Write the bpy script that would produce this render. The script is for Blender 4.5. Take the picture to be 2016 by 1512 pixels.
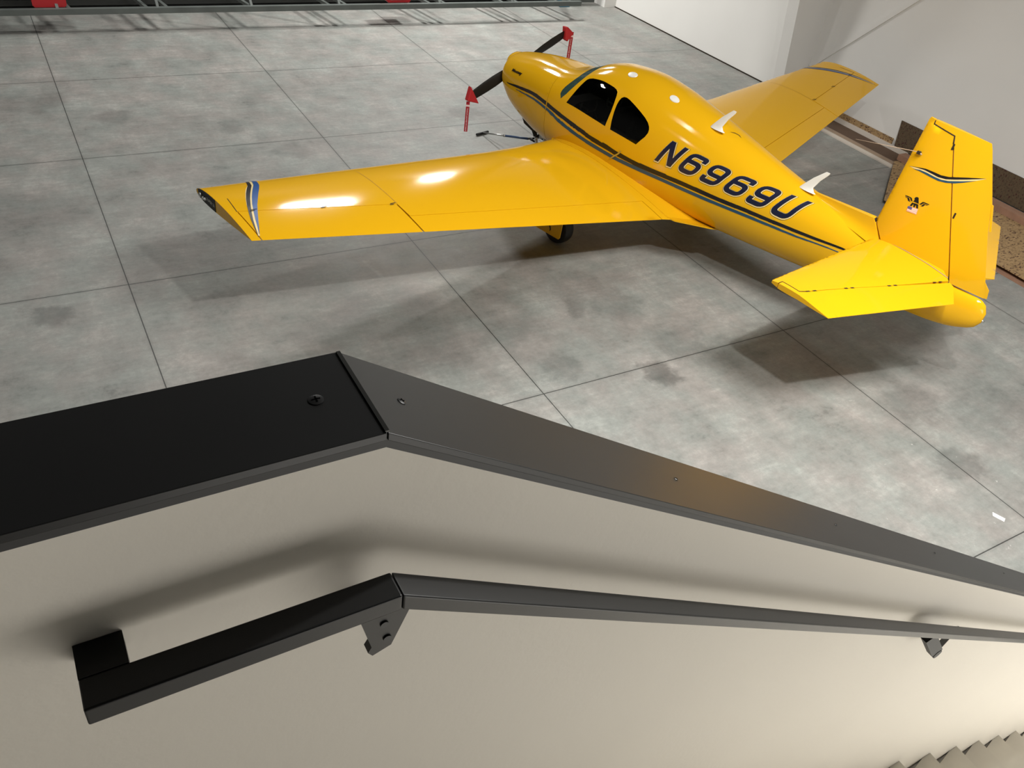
import bpy, bmesh, math
import numpy as np
from mathutils import Vector, Matrix
from mathutils.geometry import delaunay_2d_cdt

C = bpy.context.scene.collection
for o in list(bpy.data.objects):
    bpy.data.objects.remove(o)
SC = bpy.context.scene

# ------------------------------------------------------------------ camera
CAM_H = 4.7959
cam_d = bpy.data.cameras.new('camera'); cam = bpy.data.objects.new('camera', cam_d); C.objects.link(cam)
F_PX, YAW, PITCH, ROLL = 1628.38, 0.6065, 0.6615, 0.1538
cam_d.sensor_fit = 'HORIZONTAL'; cam_d.sensor_width = 36.0; cam_d.lens = 36.0 * F_PX / 2016.0
cam_d.clip_start = 0.02; cam_d.clip_end = 200
_d = Vector((math.sin(YAW) * math.cos(PITCH), math.cos(YAW) * math.cos(PITCH), -math.sin(PITCH)))
_r = Vector((math.cos(YAW), -math.sin(YAW), 0)); _u = _r.cross(_d)
_r2 = _r * math.cos(ROLL) + _u * math.sin(ROLL); _u2 = -_r * math.sin(ROLL) + _u * math.cos(ROLL)
cam.matrix_world = Matrix(((_r2.x, _u2.x, -_d.x, 0), (_r2.y, _u2.y, -_d.y, 0), (_r2.z, _u2.z, -_d.z, CAM_H), (0, 0, 0, 1)))
SC.camera = cam

# ------------------------------------------------------------------ world, exposure
w = bpy.data.worlds.new('world'); SC.world = w; w.use_nodes = True
w.node_tree.nodes['Background'].inputs[0].default_value = (0.9, 0.95, 1.0, 1)
w.node_tree.nodes['Background'].inputs[1].default_value = 0.0
SC.view_settings.view_transform = 'Standard'; SC.view_settings.look = 'None'
SC.view_settings.gamma = 1.0; SC.view_settings.use_curve_mapping = False
SC.view_settings.exposure = 0.0

# ------------------------------------------------------------------ lamps of the hangar (x, y, size x, size y, watts)
LAMP_Z = 6.75
# (x, y, size x, size y, watts, height)
LAMPS = [(3.35, 1.45, 0.24, 0.12, 300, 6.75), (5.5, 1.7, 2.4, 1.5, 600, 6.75), (6.35, 15.3, 1.5, 0.75, 400, 6.75),
         (9.5, 16.9, 0.6, 0.25, 400, 5.6), (0.6, 13.8, 1.25, 0.32, 190, 6.75), (2.6, 7.5, 1.25, 0.32, 45, 6.75), (-3.6, 7.5, 1.25, 0.32, 60, 6.75)]
def area_lamp(x, y, sx, sy, wt, z):
    l = bpy.data.lights.new('lamp_light', 'AREA'); l.shape = 'RECTANGLE'; l.size = sx; l.size_y = sy
    l.energy = wt; l.color = (1.0, 0.985, 0.95)
    o = bpy.data.objects.new('lamp_light', l); C.objects.link(o); o.location = (x, y, z)
    return o
# added fill light, low behind the stairs, to brighten the stair wall
_dl = bpy.data.lights.new('stair_fill_light', 'AREA'); _dl.shape = 'RECTANGLE'; _dl.size = 5.0; _dl.size_y = 1.7; _dl.energy = 125; _dl.color = (1.0, 0.965, 0.91)
STAIR_FILL = bpy.data.objects.new('stair_fill_light', _dl); C.objects.link(STAIR_FILL)
STAIR_FILL.location = (2.6, -3.16, 1.55); STAIR_FILL.rotation_euler = (math.radians(90), 0, 0)
LIGHTS = [area_lamp(*L) for L in LAMPS]

# ------------------------------------------------------------------ materials
def new_mat(name):
    m = bpy.data.materials.new(name); m.use_nodes = True
    return m, m.node_tree, m.node_tree.nodes['Principled BSDF']
def mat(name, col, rough=0.5, metal=0.0, coat=0.0, spec=0.5, bump=0.0, bscale=20.0, vary=0.0, vscale=3.0):
    m, nt, b = new_mat(name)
    b.inputs['Base Color'].default_value = (*col, 1); b.inputs['Roughness'].default_value = rough
    b.inputs['Metallic'].default_value = metal; b.inputs['Specular IOR Level'].default_value = spec
    b.inputs['Coat Weight'].default_value = coat; b.inputs['Coat Roughness'].default_value = 0.05
    tc = nt.nodes.new('ShaderNodeTexCoord')
    if bump:
        n = nt.nodes.new('ShaderNodeTexNoise'); n.inputs['Scale'].default_value = bscale; n.inputs['Detail'].default_value = 3
        bp = nt.nodes.new('ShaderNodeBump'); bp.inputs['Strength'].default_value = bump; bp.inputs['Distance'].default_value = 0.01
        nt.links.new(tc.outputs['Object'], n.inputs['Vector']); nt.links.new(n.outputs['Fac'], bp.inputs['Height'])
        nt.links.new(bp.outputs['Normal'], b.inputs['Normal'])
        if coat: nt.links.new(bp.outputs['Normal'], b.inputs['Coat Normal'])
    if vary:
        n = nt.nodes.new('ShaderNodeTexNoise'); n.inputs['Scale'].default_value = vscale; n.inputs['Detail'].default_value = 5
        nt.links.new(tc.outputs['Object'], n.inputs['Vector'])
        r = nt.nodes.new('ShaderNodeValToRGB')
        r.color_ramp.elements[0].position = 0.3; r.color_ramp.elements[1].position = 0.7
        r.color_ramp.elements[0].color = (*[c * (1 - vary) for c in col], 1)
        r.color_ramp.elements[1].color = (*[min(1, c * (1 + vary)) for c in col], 1)
        nt.links.new(n.outputs['Fac'], r.inputs['Fac']); nt.links.new(r.outputs['Color'], b.inputs['Base Color'])
    return m

M = {}
M['yellow'] = mat('yellow_paint', (0.73, 0.390, 0.007), 0.10, spec=0.30, bump=0.035, bscale=3.0)
M['navy'] = mat('navy_decal', (0.008, 0.010, 0.030), 0.3)
M['black_decal'] = mat('black_decal', (0.008, 0.007, 0.008), 0.3)
M['blue_decal'] = mat('blue_decal', (0.016, 0.066, 0.120), 0.3)
M['bright_blue'] = mat('bright_blue_decal', (0.008, 0.070, 0.26), 0.3)
M['cream'] = mat('cream_outline', (0.78, 0.60, 0.27), 0.4)
M['white_plastic'] = mat('white_plastic', (0.80, 0.78, 0.72), 0.35)
M['black'] = mat('black_rubber', (0.010, 0.010, 0.010), 0.6)
M['prop'] = mat('black_blade', (0.006, 0.006, 0.006), 0.45)
M['gap'] = mat('dark_gap', (0.02, 0.012, 0.004), 0.9)
M['interior'] = mat('dark_cabin_fabric', (0.018, 0.018, 0.017), 0.9)
M['seat'] = mat('grey_seat_fabric', (0.045, 0.045, 0.042), 0.85)
M['silver'] = mat('bare_metal', (0.55, 0.55, 0.53), 0.35, metal=1.0)
M['glareshield'] = mat('grey_green_glareshield', (0.09, 0.13, 0.12), 0.7)
M['belt'] = mat('grey_buckle', (0.35, 0.36, 0.33), 0.5)
M['red_fabric'] = mat('red_fabric', (0.50, 0.018, 0.022), 0.7, bump=0.2, bscale=300)
M['red_ribbon'] = mat('red_ribbon', (0.36, 0.008, 0.018), 0.6)
M['pink'] = mat('white_lettering', (0.85, 0.62, 0.60), 0.6)
M['flag_pink'] = mat('faded_flag', (0.82, 0.42, 0.30), 0.5)
M['flag_blue'] = mat('faded_canton', (0.09, 0.09, 0.26), 0.5)
M['blue_tube'] = mat('blue_painted_tube', (0.030, 0.070, 0.17), 0.4)
M['steel_dark'] = mat('blackened_steel', (0.007, 0.007, 0.007), 0.34, spec=0.24, bump=0.012, bscale=4, vary=0.25, vscale=2)
M['matt'] = mat('matt_black', (0.002, 0.002, 0.002), 1.0, spec=0.0)
M['screw'] = mat('dark_screw', (0.02, 0.02, 0.018), 0.35, metal=0.6)
M['wall'] = mat('off_white_wall', (0.76, 0.745, 0.715), 0.85, bump=0.05, bscale=60, vary=0.025, vscale=0.7)
M['dim_wall'] = mat('grey_block_wall', (0.22, 0.22, 0.21), 0.9, vary=0.1)
M['stairwall'] = mat('beige_wall_paint', (0.66, 0.625, 0.56), 0.8, bump=0.05, bscale=90, vary=0.02, vscale=1.2)
M['ceiling'] = mat('ceiling_insulation', (0.05, 0.05, 0.05), 0.9)
M['stair'] = mat('stair_tread', (0.82, 0.78, 0.70), 0.8, vary=0.06, vscale=4)
M['door_grey'] = mat('dark_grey_door_sheet', (0.035, 0.038, 0.036), 0.5)
M['frame_grey'] = mat('grey_steel_frame', (0.10, 0.112, 0.105), 0.5, vary=0.15)
M['post_blue'] = mat('teal_blue_steel', (0.035, 0.10, 0.14), 0.5)
M['red_box'] = mat('red_plastic', (0.45, 0.012, 0.018), 0.4)
M['paper'] = mat('white_label', (0.85, 0.82, 0.82), 0.6)
M['brown_board'] = mat('brown_hardboard', (0.100, 0.058, 0.034), 0.7, vary=0.12)
M['tan_wood'] = mat('tan_wood', (0.33, 0.24, 0.165), 0.7, vary=0.12)
M['white_wood'] = mat('white_primed_wood', (0.62, 0.56, 0.49), 0.6)
M['pink_wood'] = mat('reddish_lumber', (0.30, 0.165, 0.105), 0.7, vary=0.15, vscale=6)

def osb(name, a, b_, c):
    m, nt, b = new_mat(name)
    tc = nt.nodes.new('ShaderNodeTexCoord'); mp = nt.nodes.new('ShaderNodeMapping')
    mp.inputs['Rotation'].default_value = (0.4, 0.2, 0.5); mp.inputs['Scale'].default_value = (38, 90, 60)
    v = nt.nodes.new('ShaderNodeTexVoronoi'); v.inputs['Scale'].default_value = 1.0; v.inputs['Randomness'].default_value = 1.0
    n = nt.nodes.new('ShaderNodeTexNoise'); n.inputs['Scale'].default_value = 8; n.inputs['Detail'].default_value = 4
    nt.links.new(tc.outputs['Object'], mp.inputs['Vector']); nt.links.new(tc.outputs['Object'], n.inputs['Vector'])
    mx = nt.nodes.new('ShaderNodeMix'); mx.data_type = 'VECTOR'; mx.inputs[0].default_value = 0.25
    nt.links.new(mp.outputs[0], mx.inputs[4]); nt.links.new(n.outputs['Color'], mx.inputs[5])
    nt.links.new(mx.outputs[1], v.inputs['Vector'])
    sep = nt.nodes.new('ShaderNodeSeparateColor'); nt.links.new(v.outputs['Color'], sep.inputs[0])
    r = nt.nodes.new('ShaderNodeValToRGB'); e = r.color_ramp.elements
    e[0].position = 0.0; e[0].color = (*c, 1); e[1].position = 1.0; e[1].color = (*a, 1)
    k = e.new(0.07); k.color = (*c, 1); k = e.new(0.10); k.color = (*b_, 1); k = e.new(0.55); k.color = (*a, 1)
    nt.links.new(sep.outputs[0], r.inputs['Fac'])
    nt.links.new(r.outputs['Color'], b.inputs['Base Color']); b.inputs['Roughness'].default_value = 0.8
    return m
M['osb'] = osb('chipboard_light', (0.36, 0.235, 0.11), (0.22, 0.135, 0.06), (0.06, 0.02, 0.012))
M['osb_dark'] = osb('chipboard_dark', (0.10, 0.066, 0.034), (0.065, 0.042, 0.022), (0.05, 0.012, 0.008))

def glass(name, tint, refl=0.06):
    m, nt, b = new_mat(name)
    nt.nodes.remove(b)
    out = [n for n in nt.nodes if n.type == 'OUTPUT_MATERIAL'][0]
    t = nt.nodes.new('ShaderNodeBsdfTransparent'); t.inputs[0].default_value = (*tint, 1)
    g = nt.nodes.new('ShaderNodeBsdfGlossy'); g.inputs['Roughness'].default_value = 0.02
    f = nt.nodes.new('ShaderNodeFresnel'); f.inputs[0].default_value = 1.5
    mx = nt.nodes.new('ShaderNodeMixShader')
    nt.links.new(f.outputs[0], mx.inputs[0]); nt.links.new(t.outputs[0], mx.inputs[1]); nt.links.new(g.outputs[0], mx.inputs[2])
    nt.links.new(mx.outputs[0], out.inputs[0])
    return m
M['cabin_glass'] = glass('smoked_cabin_glass', (0.22, 0.22, 0.20))
M['windshield_glass'] = glass('green_windshield_glass', (0.42, 0.60, 0.54))
_nt = M['windshield_glass'].node_tree; _mx = [n for n in _nt.nodes if n.type == 'MIX_SHADER'][0]
_df = _nt.nodes.new('ShaderNodeBsdfDiffuse'); _df.inputs[0].default_value = (0.10, 0.20, 0.17, 1); _m2 = _nt.nodes.new('ShaderNodeMixShader'); _m2.inputs[0].default_value = 0.35
_tr = [n for n in _nt.nodes if n.type == 'BSDF_TRANSPARENT'][0]
_nt.links.new(_tr.outputs[0], _m2.inputs[1]); _nt.links.new(_df.outputs[0], _m2.inputs[2]); _nt.links.new(_m2.outputs[0], _mx.inputs[1])
M['lens'] = glass('clear_lens', (0.85, 0.87, 0.86))

def emit(name, col, s):
    m, nt, b = new_mat(name)
    b.inputs['Base Color'].default_value = (*col, 1); b.inputs['Emission Color'].default_value = (*col, 1); b.inputs['Emission Strength'].default_value = s
    return m

# concrete: saw-cut joints, mottling, trowel streaks and a few dark stains and wider dark patches
JX = [-5.60, -2.49, 0.6238, 3.7214, 6.8442, 9.95]
JY = [13.7006, 10.9388, 7.8529, 4.8248, 1.716, -1.4]
DARK_PATCHES = [(1.21,12.2,.33,.5),(2.6,11.6,.28,.5),(4.99,4.66,.25,1.0),(-0.16,7.55,.30,.8),(2.7,6.25,1.2,.85),(3.8,6.2,.9,.55),(4.6,6.9,.7,.4),(2.2,7.3,.6,.3),(2.3,8.9,.28,.55),(3.15,10.6,.3,.4),(0.25,12.9,.55,.5),
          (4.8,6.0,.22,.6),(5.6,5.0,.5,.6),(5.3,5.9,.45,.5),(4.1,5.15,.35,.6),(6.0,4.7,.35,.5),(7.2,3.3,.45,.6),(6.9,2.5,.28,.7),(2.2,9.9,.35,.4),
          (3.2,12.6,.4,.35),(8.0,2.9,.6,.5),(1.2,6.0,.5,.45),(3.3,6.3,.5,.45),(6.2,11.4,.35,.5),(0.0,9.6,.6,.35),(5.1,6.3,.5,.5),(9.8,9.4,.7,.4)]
def floor_mat():
    m, nt, b = new_mat('polished_concrete')
    N, L = nt.nodes, nt.links
    geo = N.new('ShaderNodeNewGeometry'); sep = N.new('ShaderNodeSeparateXYZ'); L.new(geo.outputs['Position'], sep.inputs[0])
    def math_(op, a, b_=None, c=None):
        n = N.new('ShaderNodeMath'); n.operation = op
        for i, v in enumerate((a, b_, c)):
            if v is None: continue
            if isinstance(v, (int, float)): n.inputs[i].default_value = v
            else: L.new(v, n.inputs[i])
        return n.outputs[0]
    def noise(scale, detail, rough=0.55, sc=(1, 1, 1), rot=0.0):
        mp = N.new('ShaderNodeMapping'); mp.inputs['Scale'].default_value = sc; mp.inputs['Rotation'].default_value = (0, 0, rot)
        L.new(geo.outputs['Position'], mp.inputs['Vector'])
        n = N.new('ShaderNodeTexNoise'); n.inputs['Scale'].default_value = scale; n.inputs['Detail'].default_value = detail
        n.inputs['Roughness'].default_value = rough; L.new(mp.outputs[0], n.inputs['Vector']); return n
    def dist(sock, vals):
        r = None
        for v in vals:
            d = math_('ABSOLUTE', math_('SUBTRACT', sock, v)); r = d if r is None else math_('MINIMUM', r, d)
        return r
    dj = math_('MINIMUM', dist(sep.outputs[0], JX), dist(sep.outputs[1], JY))
    joint = math_('LESS_THAN', dj, 0.0048)
    near = N.new('ShaderNodeMapRange'); near.inputs['From Min'].default_value = 0.0; near.inputs['From Max'].default_value = 0.035
    near.inputs['To Min'].default_value = 0.86; near.inputs['To Max'].default_value = 1.0; L.new(dj, near.inputs['Value'])
    n1 = noise(0.9, 9, 0.62); n2 = noise(3.2, 8, 0.65, (1, 0.55, 1), 0.5); n3 = noise(9, 8, 0.7, (0.25, 1.0, 1), -0.55); n4 = noise(17, 8, 0.78)
    a = math_('MULTIPLY', n1.outputs['Fac'], 0.28); a = math_('MULTIPLY_ADD', n2.outputs['Fac'], 0.26, a)
    a = math_('MULTIPLY_ADD', n3.outputs['Fac'], 0.22, a); a = math_('MULTIPLY_ADD', n4.outputs['Fac'], 0.26, a)
    r = N.new('ShaderNodeValToRGB'); e = r.color_ramp.elements
    e[0].position = 0.395; e[0].color = (0.150, 0.151, 0.143, 1); e[1].position = 0.60; e[1].color = (0.345, 0.340, 0.322, 1)
    k = e.new(0.45); k.color = (0.215, 0.215, 0.204, 1); k = e.new(0.54); k.color = (0.278, 0.275, 0.261, 1)
    L.new(a, r.inputs['Fac'])
    # stains and wider dark patches
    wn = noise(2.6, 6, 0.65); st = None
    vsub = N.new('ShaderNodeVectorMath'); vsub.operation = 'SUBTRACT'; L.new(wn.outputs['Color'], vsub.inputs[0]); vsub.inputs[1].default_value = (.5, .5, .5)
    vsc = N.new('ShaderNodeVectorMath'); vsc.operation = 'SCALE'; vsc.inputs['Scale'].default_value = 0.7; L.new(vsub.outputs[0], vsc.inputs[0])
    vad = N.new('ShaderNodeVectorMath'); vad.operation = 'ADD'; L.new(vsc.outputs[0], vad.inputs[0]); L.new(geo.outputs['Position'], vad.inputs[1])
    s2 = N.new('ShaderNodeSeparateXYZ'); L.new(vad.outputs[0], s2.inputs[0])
    for (x, y, rad, amt) in DARK_PATCHES:
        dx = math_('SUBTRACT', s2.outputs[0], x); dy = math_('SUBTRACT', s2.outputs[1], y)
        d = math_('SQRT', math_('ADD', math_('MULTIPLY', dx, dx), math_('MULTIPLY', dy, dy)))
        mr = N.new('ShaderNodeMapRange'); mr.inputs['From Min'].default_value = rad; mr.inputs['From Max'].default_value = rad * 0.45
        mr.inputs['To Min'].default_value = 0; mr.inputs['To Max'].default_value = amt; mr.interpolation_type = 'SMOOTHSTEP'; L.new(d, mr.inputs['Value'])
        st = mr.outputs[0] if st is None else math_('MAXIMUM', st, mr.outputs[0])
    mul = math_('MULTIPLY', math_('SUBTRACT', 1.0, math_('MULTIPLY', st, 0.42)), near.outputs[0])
    mul = math_('MULTIPLY', mul, math_('SUBTRACT', 1.0, math_('MULTIPLY', joint, 0.80)))
    # white plaster dust near the stair wall, in scattered flecks
    fl = noise(7, 5, 0.7); flr = N.new('ShaderNodeMapRange'); flr.inputs['From Min'].default_value = 0.66; flr.inputs['From Max'].default_value = 0.72; L.new(fl.outputs['Fac'], flr.inputs['Value'])
    dxx = math_('SUBTRACT', s2.outputs[0], 6.55); dyy = math_('SUBTRACT', s2.outputs[1], 2.25)
    dd = math_('SQRT', math_('ADD', math_('MULTIPLY', dxx, dxx), math_('MULTIPLY', math_('MULTIPLY', dyy, dyy), 0.6)))
    dm = N.new('ShaderNodeMapRange'); dm.inputs['From Min'].default_value = 1.3; dm.inputs['From Max'].default_value = 0.3; L.new(dd, dm.inputs['Value'])
    dust = math_('MULTIPLY', dm.outputs[0], flr.outputs[0])
    hn = noise(1.7, 4, 0.6, rot=1.1); hr = N.new('ShaderNodeValToRGB'); h_ = hr.color_ramp.elements
    h_[0].position = .38; h_[0].color = (0.95, 1.0, 0.98, 1); h_[1].position = .62; h_[1].color = (1.03, .985, .965, 1); L.new(hn.outputs['Fac'], hr.inputs['Fac'])
    hm = N.new('ShaderNodeVectorMath'); hm.operation = 'MULTIPLY'; L.new(r.outputs['Color'], hm.inputs[0]); L.new(hr.outputs['Color'], hm.inputs[1])
    vm = N.new('ShaderNodeVectorMath'); vm.operation = 'SCALE'; L.new(hm.outputs[0], vm.inputs[0]); L.new(mul, vm.inputs['Scale'])
    mx = N.new('ShaderNodeMix'); mx.data_type = 'RGBA'; L.new(dust, mx.inputs[0]); L.new(vm.outputs[0], mx.inputs[6]); mx.inputs[7].default_value = (0.62, 0.61, 0.58, 1)
    L.new(mx.outputs[2], b.inputs['Base Color'])
    rr = N.new('ShaderNodeMapRange'); rr.inputs['To Min'].default_value = 0.42; rr.inputs['To Max'].default_value = 0.68; L.new(n2.outputs['Fac'], rr.inputs['Value'])
    L.new(rr.outputs[0], b.inputs['Roughness']); b.inputs['Specular IOR Level'].default_value = 0.4
    bp = N.new('ShaderNodeBump'); bp.inputs['Strength'].default_value = 0.12; bp.inputs['Distance'].default_value = 0.004
    L.new(n4.outputs['Fac'], bp.inputs['Height']); L.new(bp.outputs['Normal'], b.inputs['Normal'])
    return m
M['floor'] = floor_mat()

# ------------------------------------------------------------------ object helpers
def mesh_obj(name, V, F, material, parent=None, smooth=False, angle=None, flipy=False):
    me = bpy.data.meshes.new(name)
    me.from_pydata([tuple(v) for v in V], [], [tuple(f) for f in F]); me.update()
    bm = bmesh.new(); bm.from_mesh(me)
    bmesh.ops.remove_doubles(bm, verts=bm.verts, dist=1e-5)
    bmesh.ops.recalc_face_normals(bm, faces=bm.faces)
    bm.to_mesh(me); bm.free()
    if smooth:
        me.polygons.foreach_set('use_smooth', [True] * len(me.polygons))
        if angle: me.set_sharp_from_angle(angle=math.radians(angle))
    me.materials.append(material)
    o = bpy.data.objects.new(name, me); C.objects.link(o)
    if parent: o.parent = parent
    return o
def tag(o, label=None, cat=None, group=None, kind=None):
    if label: o['label'] = label
    if cat: o['category'] = cat
    if group: o['group'] = group
    if kind: o['kind'] = kind
    return o
def thing(name, label, cat, loc=(0, 0, 0), rot=(0, 0, 0), group=None):
    o = bpy.data.objects.new(name, None); C.objects.link(o); o.location = loc; o.rotation_euler = rot; o.empty_display_size = 0.2
    return tag(o, label, cat, group)
def copy_tree(o, parent=None):
    c = o.copy(); C.objects.link(c)
    if parent: c.parent = parent
    for ch in [x for x in C.objects if x.parent == o]: copy_tree(ch, c)
    return c
def box(x0, x1, y0, y1, z0, z1):
    V = [(x, y, z) for z in (z0, z1) for y in (y0, y1) for x in (x0, x1)]
    return V, [(0, 2, 3, 1), (4, 5, 7, 6), (0, 1, 5, 4), (2, 6, 7, 3), (0, 4, 6, 2), (1, 3, 7, 5)]
def join(*vf):
    V, F = [], []
    for v, f in vf:
        n = len(V); V += list(v); F += [tuple(i + n for i in q) for q in f]
    return V, F
def tube(pts, r, n=12, cap=True):
    """round tube along a polyline; r a number or one per point"""
    pts = [Vector(p) for p in pts]; rs = r if isinstance(r, (list, tuple)) else [r] * len(pts)
    V, F = [], []; up = None
    for i, p in enumerate(pts):
        t = (pts[min(i + 1, len(pts) - 1)] - pts[max(i - 1, 0)]).normalized()
        if up is None: up = t.orthogonal().normalized()
        up = (up - t * up.dot(t)).normalized(); s = t.cross(up)
        for k in range(n):
            a = 2 * math.pi * k / n; V.append(p + (up * math.cos(a) + s * math.sin(a)) * rs[i])
    for i in range(len(pts) - 1):
        for k in range(n): F.append((i * n + k, i * n + (k + 1) % n, (i + 1) * n + (k + 1) % n, (i + 1) * n + k))
    if cap: F += [tuple(range(n))[::-1], tuple(range((len(pts) - 1) * n, len(pts) * n))]
    return V, F
def prism(poly, axis, a, b_):
    """extrude a 2D polygon between a and b_ along axis: poly gives the two other coordinates in xyz order"""
    def P(u, v, w_): return {'x': (w_, u, v), 'y': (u, w_, v), 'z': (u, v, w_)}[axis]
    n = len(poly); V = [P(u, v, a) for u, v in poly] + [P(u, v, b_) for u, v in poly]
    F = [tuple(range(n)), tuple(range(2 * n - 1, n - 1, -1))] + [(i, (i + 1) % n, n + (i + 1) % n, n + i) for i in range(n)]
    return V, F
def squares(pts, wv, hv):
    """box section swept along pts: wv, hv half-size vectors"""
    V, F = [], []; wv, hv = Vector(wv), Vector(hv)
    for p in pts:
        p = Vector(p); V += [p + wv + hv, p - wv + hv, p - wv - hv, p + wv - hv]
    n = len(pts)
    for i in range(n - 1):
        for k in range(4): F.append((i * 4 + k, i * 4 + (k + 1) % 4, (i + 1) * 4 + (k + 1) % 4, (i + 1) * 4 + k))
    F += [(0, 1, 2, 3), ((n - 1) * 4 + 3, (n - 1) * 4 + 2, (n - 1) * 4 + 1, (n - 1) * 4)]
    return V, F
def in_poly(p, poly):
    x, y = p; c = False; n = len(poly)
    for i in range(n):
        x1, y1 = poly[i]; x2, y2 = poly[(i + 1) % n]
        if (y1 > y) != (y2 > y) and x < (x2 - x1) * (y - y1) / (y2 - y1) + x1: c = not c
    return c
def densify(poly, step, closed=True):
    out = []; n = len(poly)
    for i in range(n if closed else n - 1):
        a, b_ = poly[i], poly[(i + 1) % n]; d = math.hypot(b_[0] - a[0], b_[1] - a[1]); k = max(1, int(d / step))
        out += [(a[0] + (b_[0] - a[0]) * j / k, a[1] + (b_[1] - a[1]) * j / k) for j in range(k)]
    if not closed: out.append(poly[-1])
    return out
def cdt(outer, holes, inner):
    """constrained triangulation of outer minus holes with the inner sample points"""
    P, E = [], []
    for poly in [outer] + holes:
        n0 = len(P); P += [Vector(p) for p in poly]; E += [(n0 + i, n0 + (i + 1) % len(poly)) for i in range(len(poly))]
    for q in inner:
        if in_poly(q, outer) and not any(in_poly(q, h) for h in holes): P.append(Vector(q))
    r = delaunay_2d_cdt(P, E, [], 0, 1e-6)
    V = [tuple(v) for v in r[0]]; T = []
    for f in r[2]:
        c = (sum(V[i][0] for i in f) / 3, sum(V[i][1] for i in f) / 3)
        if in_poly(c, outer) and not any(in_poly(c, h) for h in holes): T.append(tuple(f))
    return V, T
def lens(outer, inner, top, bot, to3):
    """solid whose outline is a 2D polygon and whose two faces follow top(u, v) and bot(u, v)"""
    V2, T = cdt(outer, [], inner); n = len(V2)
    V = [to3(u, v, top(u, v)) for u, v in V2] + [to3(u, v, bot(u, v)) for u, v in V2]
    F = list(T) + [(a + n, c + n, b_ + n) for a, b_, c in T]
    cnt = {}
    for t in T:
        for i in range(3):
            a, b_ = t[i], t[(i + 1) % 3]; cnt.setdefault((min(a, b_), max(a, b_)), []).append((a, b_))
    F += [(e[0][1], e[0][0], e[0][0] + n, e[0][1] + n) for e in cnt.values() if len(e) == 1]
    return V, F
def ribbon(path, wd, mapfn, step=0.03, closed=False):
    """flat strip of width wd (number, or one per point) with mitred corners, laid on a surface by mapfn(u, v)"""
    ws = wd if isinstance(wd, (list, tuple)) else [wd] * len(path)
    P, W_ = [], []
    for i in range(len(path) - 1):
        a, b_ = path[i], path[i + 1]; k = max(1, int(math.hypot(b_[0] - a[0], b_[1] - a[1]) / step))
        for j in range(k): P.append((a[0] + (b_[0] - a[0]) * j / k, a[1] + (b_[1] - a[1]) * j / k)); W_.append(ws[i] + (ws[i + 1] - ws[i]) * j / k)
    P.append(path[-1]); W_.append(ws[-1])
    V, F = [], []
    for i, p in enumerate(P):
        def nrm(a, b_):
            d = math.hypot(b_[0] - a[0], b_[1] - a[1]) or 1; return (-(b_[1] - a[1]) / d, (b_[0] - a[0]) / d)
        n1 = nrm(P[max(i - 1, 0)], P[max(i, 1)]); n2 = nrm(P[min(i, len(P) - 2)], P[min(i + 1, len(P) - 1)])
        m_ = (n1[0] + n2[0], n1[1] + n2[1]); l2 = m_[0] ** 2 + m_[1] ** 2 or 1
        k = W_[i] / 2 * 2 / l2
        V += [mapfn(p[0] + m_[0] * k, p[1] + m_[1] * k), mapfn(p[0] - m_[0] * k, p[1] - m_[1] * k)]
    for i in range(len(P) - 1): F.append((2 * i, 2 * i + 1, 2 * i + 3, 2 * i + 2))
    return V, F
def rounded(path, r, seg=5):
    out = [path[0]]
    for i in range(1, len(path) - 1):
        a, p, b_ = Vector(path[i - 1]), Vector(path[i]), Vector(path[i + 1])
        d1, d2 = (a - p), (b_ - p); rr = min(r, d1.length * .49, d2.length * .49)
        p1, p2 = p + d1.normalized() * rr, p + d2.normalized() * rr
        for k in range(seg + 1):
            t = k / seg; out.append(tuple(p1 * (1 - t) ** 2 + p * 2 * t * (1 - t) + p2 * t * t))
    out.append(path[-1]); return out
def poly_patch(poly, mapfn, step=0.05):
    xs = [p[0] for p in poly]; ys = [p[1] for p in poly]
    o = densify(poly, step)
    inner = [(x, y) for x in np.arange(min(xs) + step / 2, max(xs), step) for y in np.arange(min(ys) + step / 2, max(ys), step)]
    V2, T = cdt(o, [], inner); return [mapfn(u, v) for u, v in V2], T
def text_mesh(s, size, shear=0.0, bold=0.0, spacing=1.0):
    cu = bpy.data.curves.new('t', 'FONT'); cu.body = s; cu.size = size; cu.shear = shear; cu.offset = bold; cu.space_character = spacing
    cu.resolution_u = 2; o = bpy.data.objects.new('t', cu); C.objects.link(o); bpy.context.view_layer.update()
    dg = bpy.context.evaluated_depsgraph_get(); me = bpy.data.meshes.new_from_object(o.evaluated_get(dg))
    V = [(v.co.x, v.co.y) for v in me.vertices]; F = [tuple(p.vertices) for p in me.polygons]
    bpy.data.objects.remove(o); bpy.data.curves.remove(cu); bpy.data.meshes.remove(me)
    x0 = min(v[0] for v in V); x1 = max(v[0] for v in V)
    return [(x - x0, y) for x, y in V], F, x1 - x0

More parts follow.
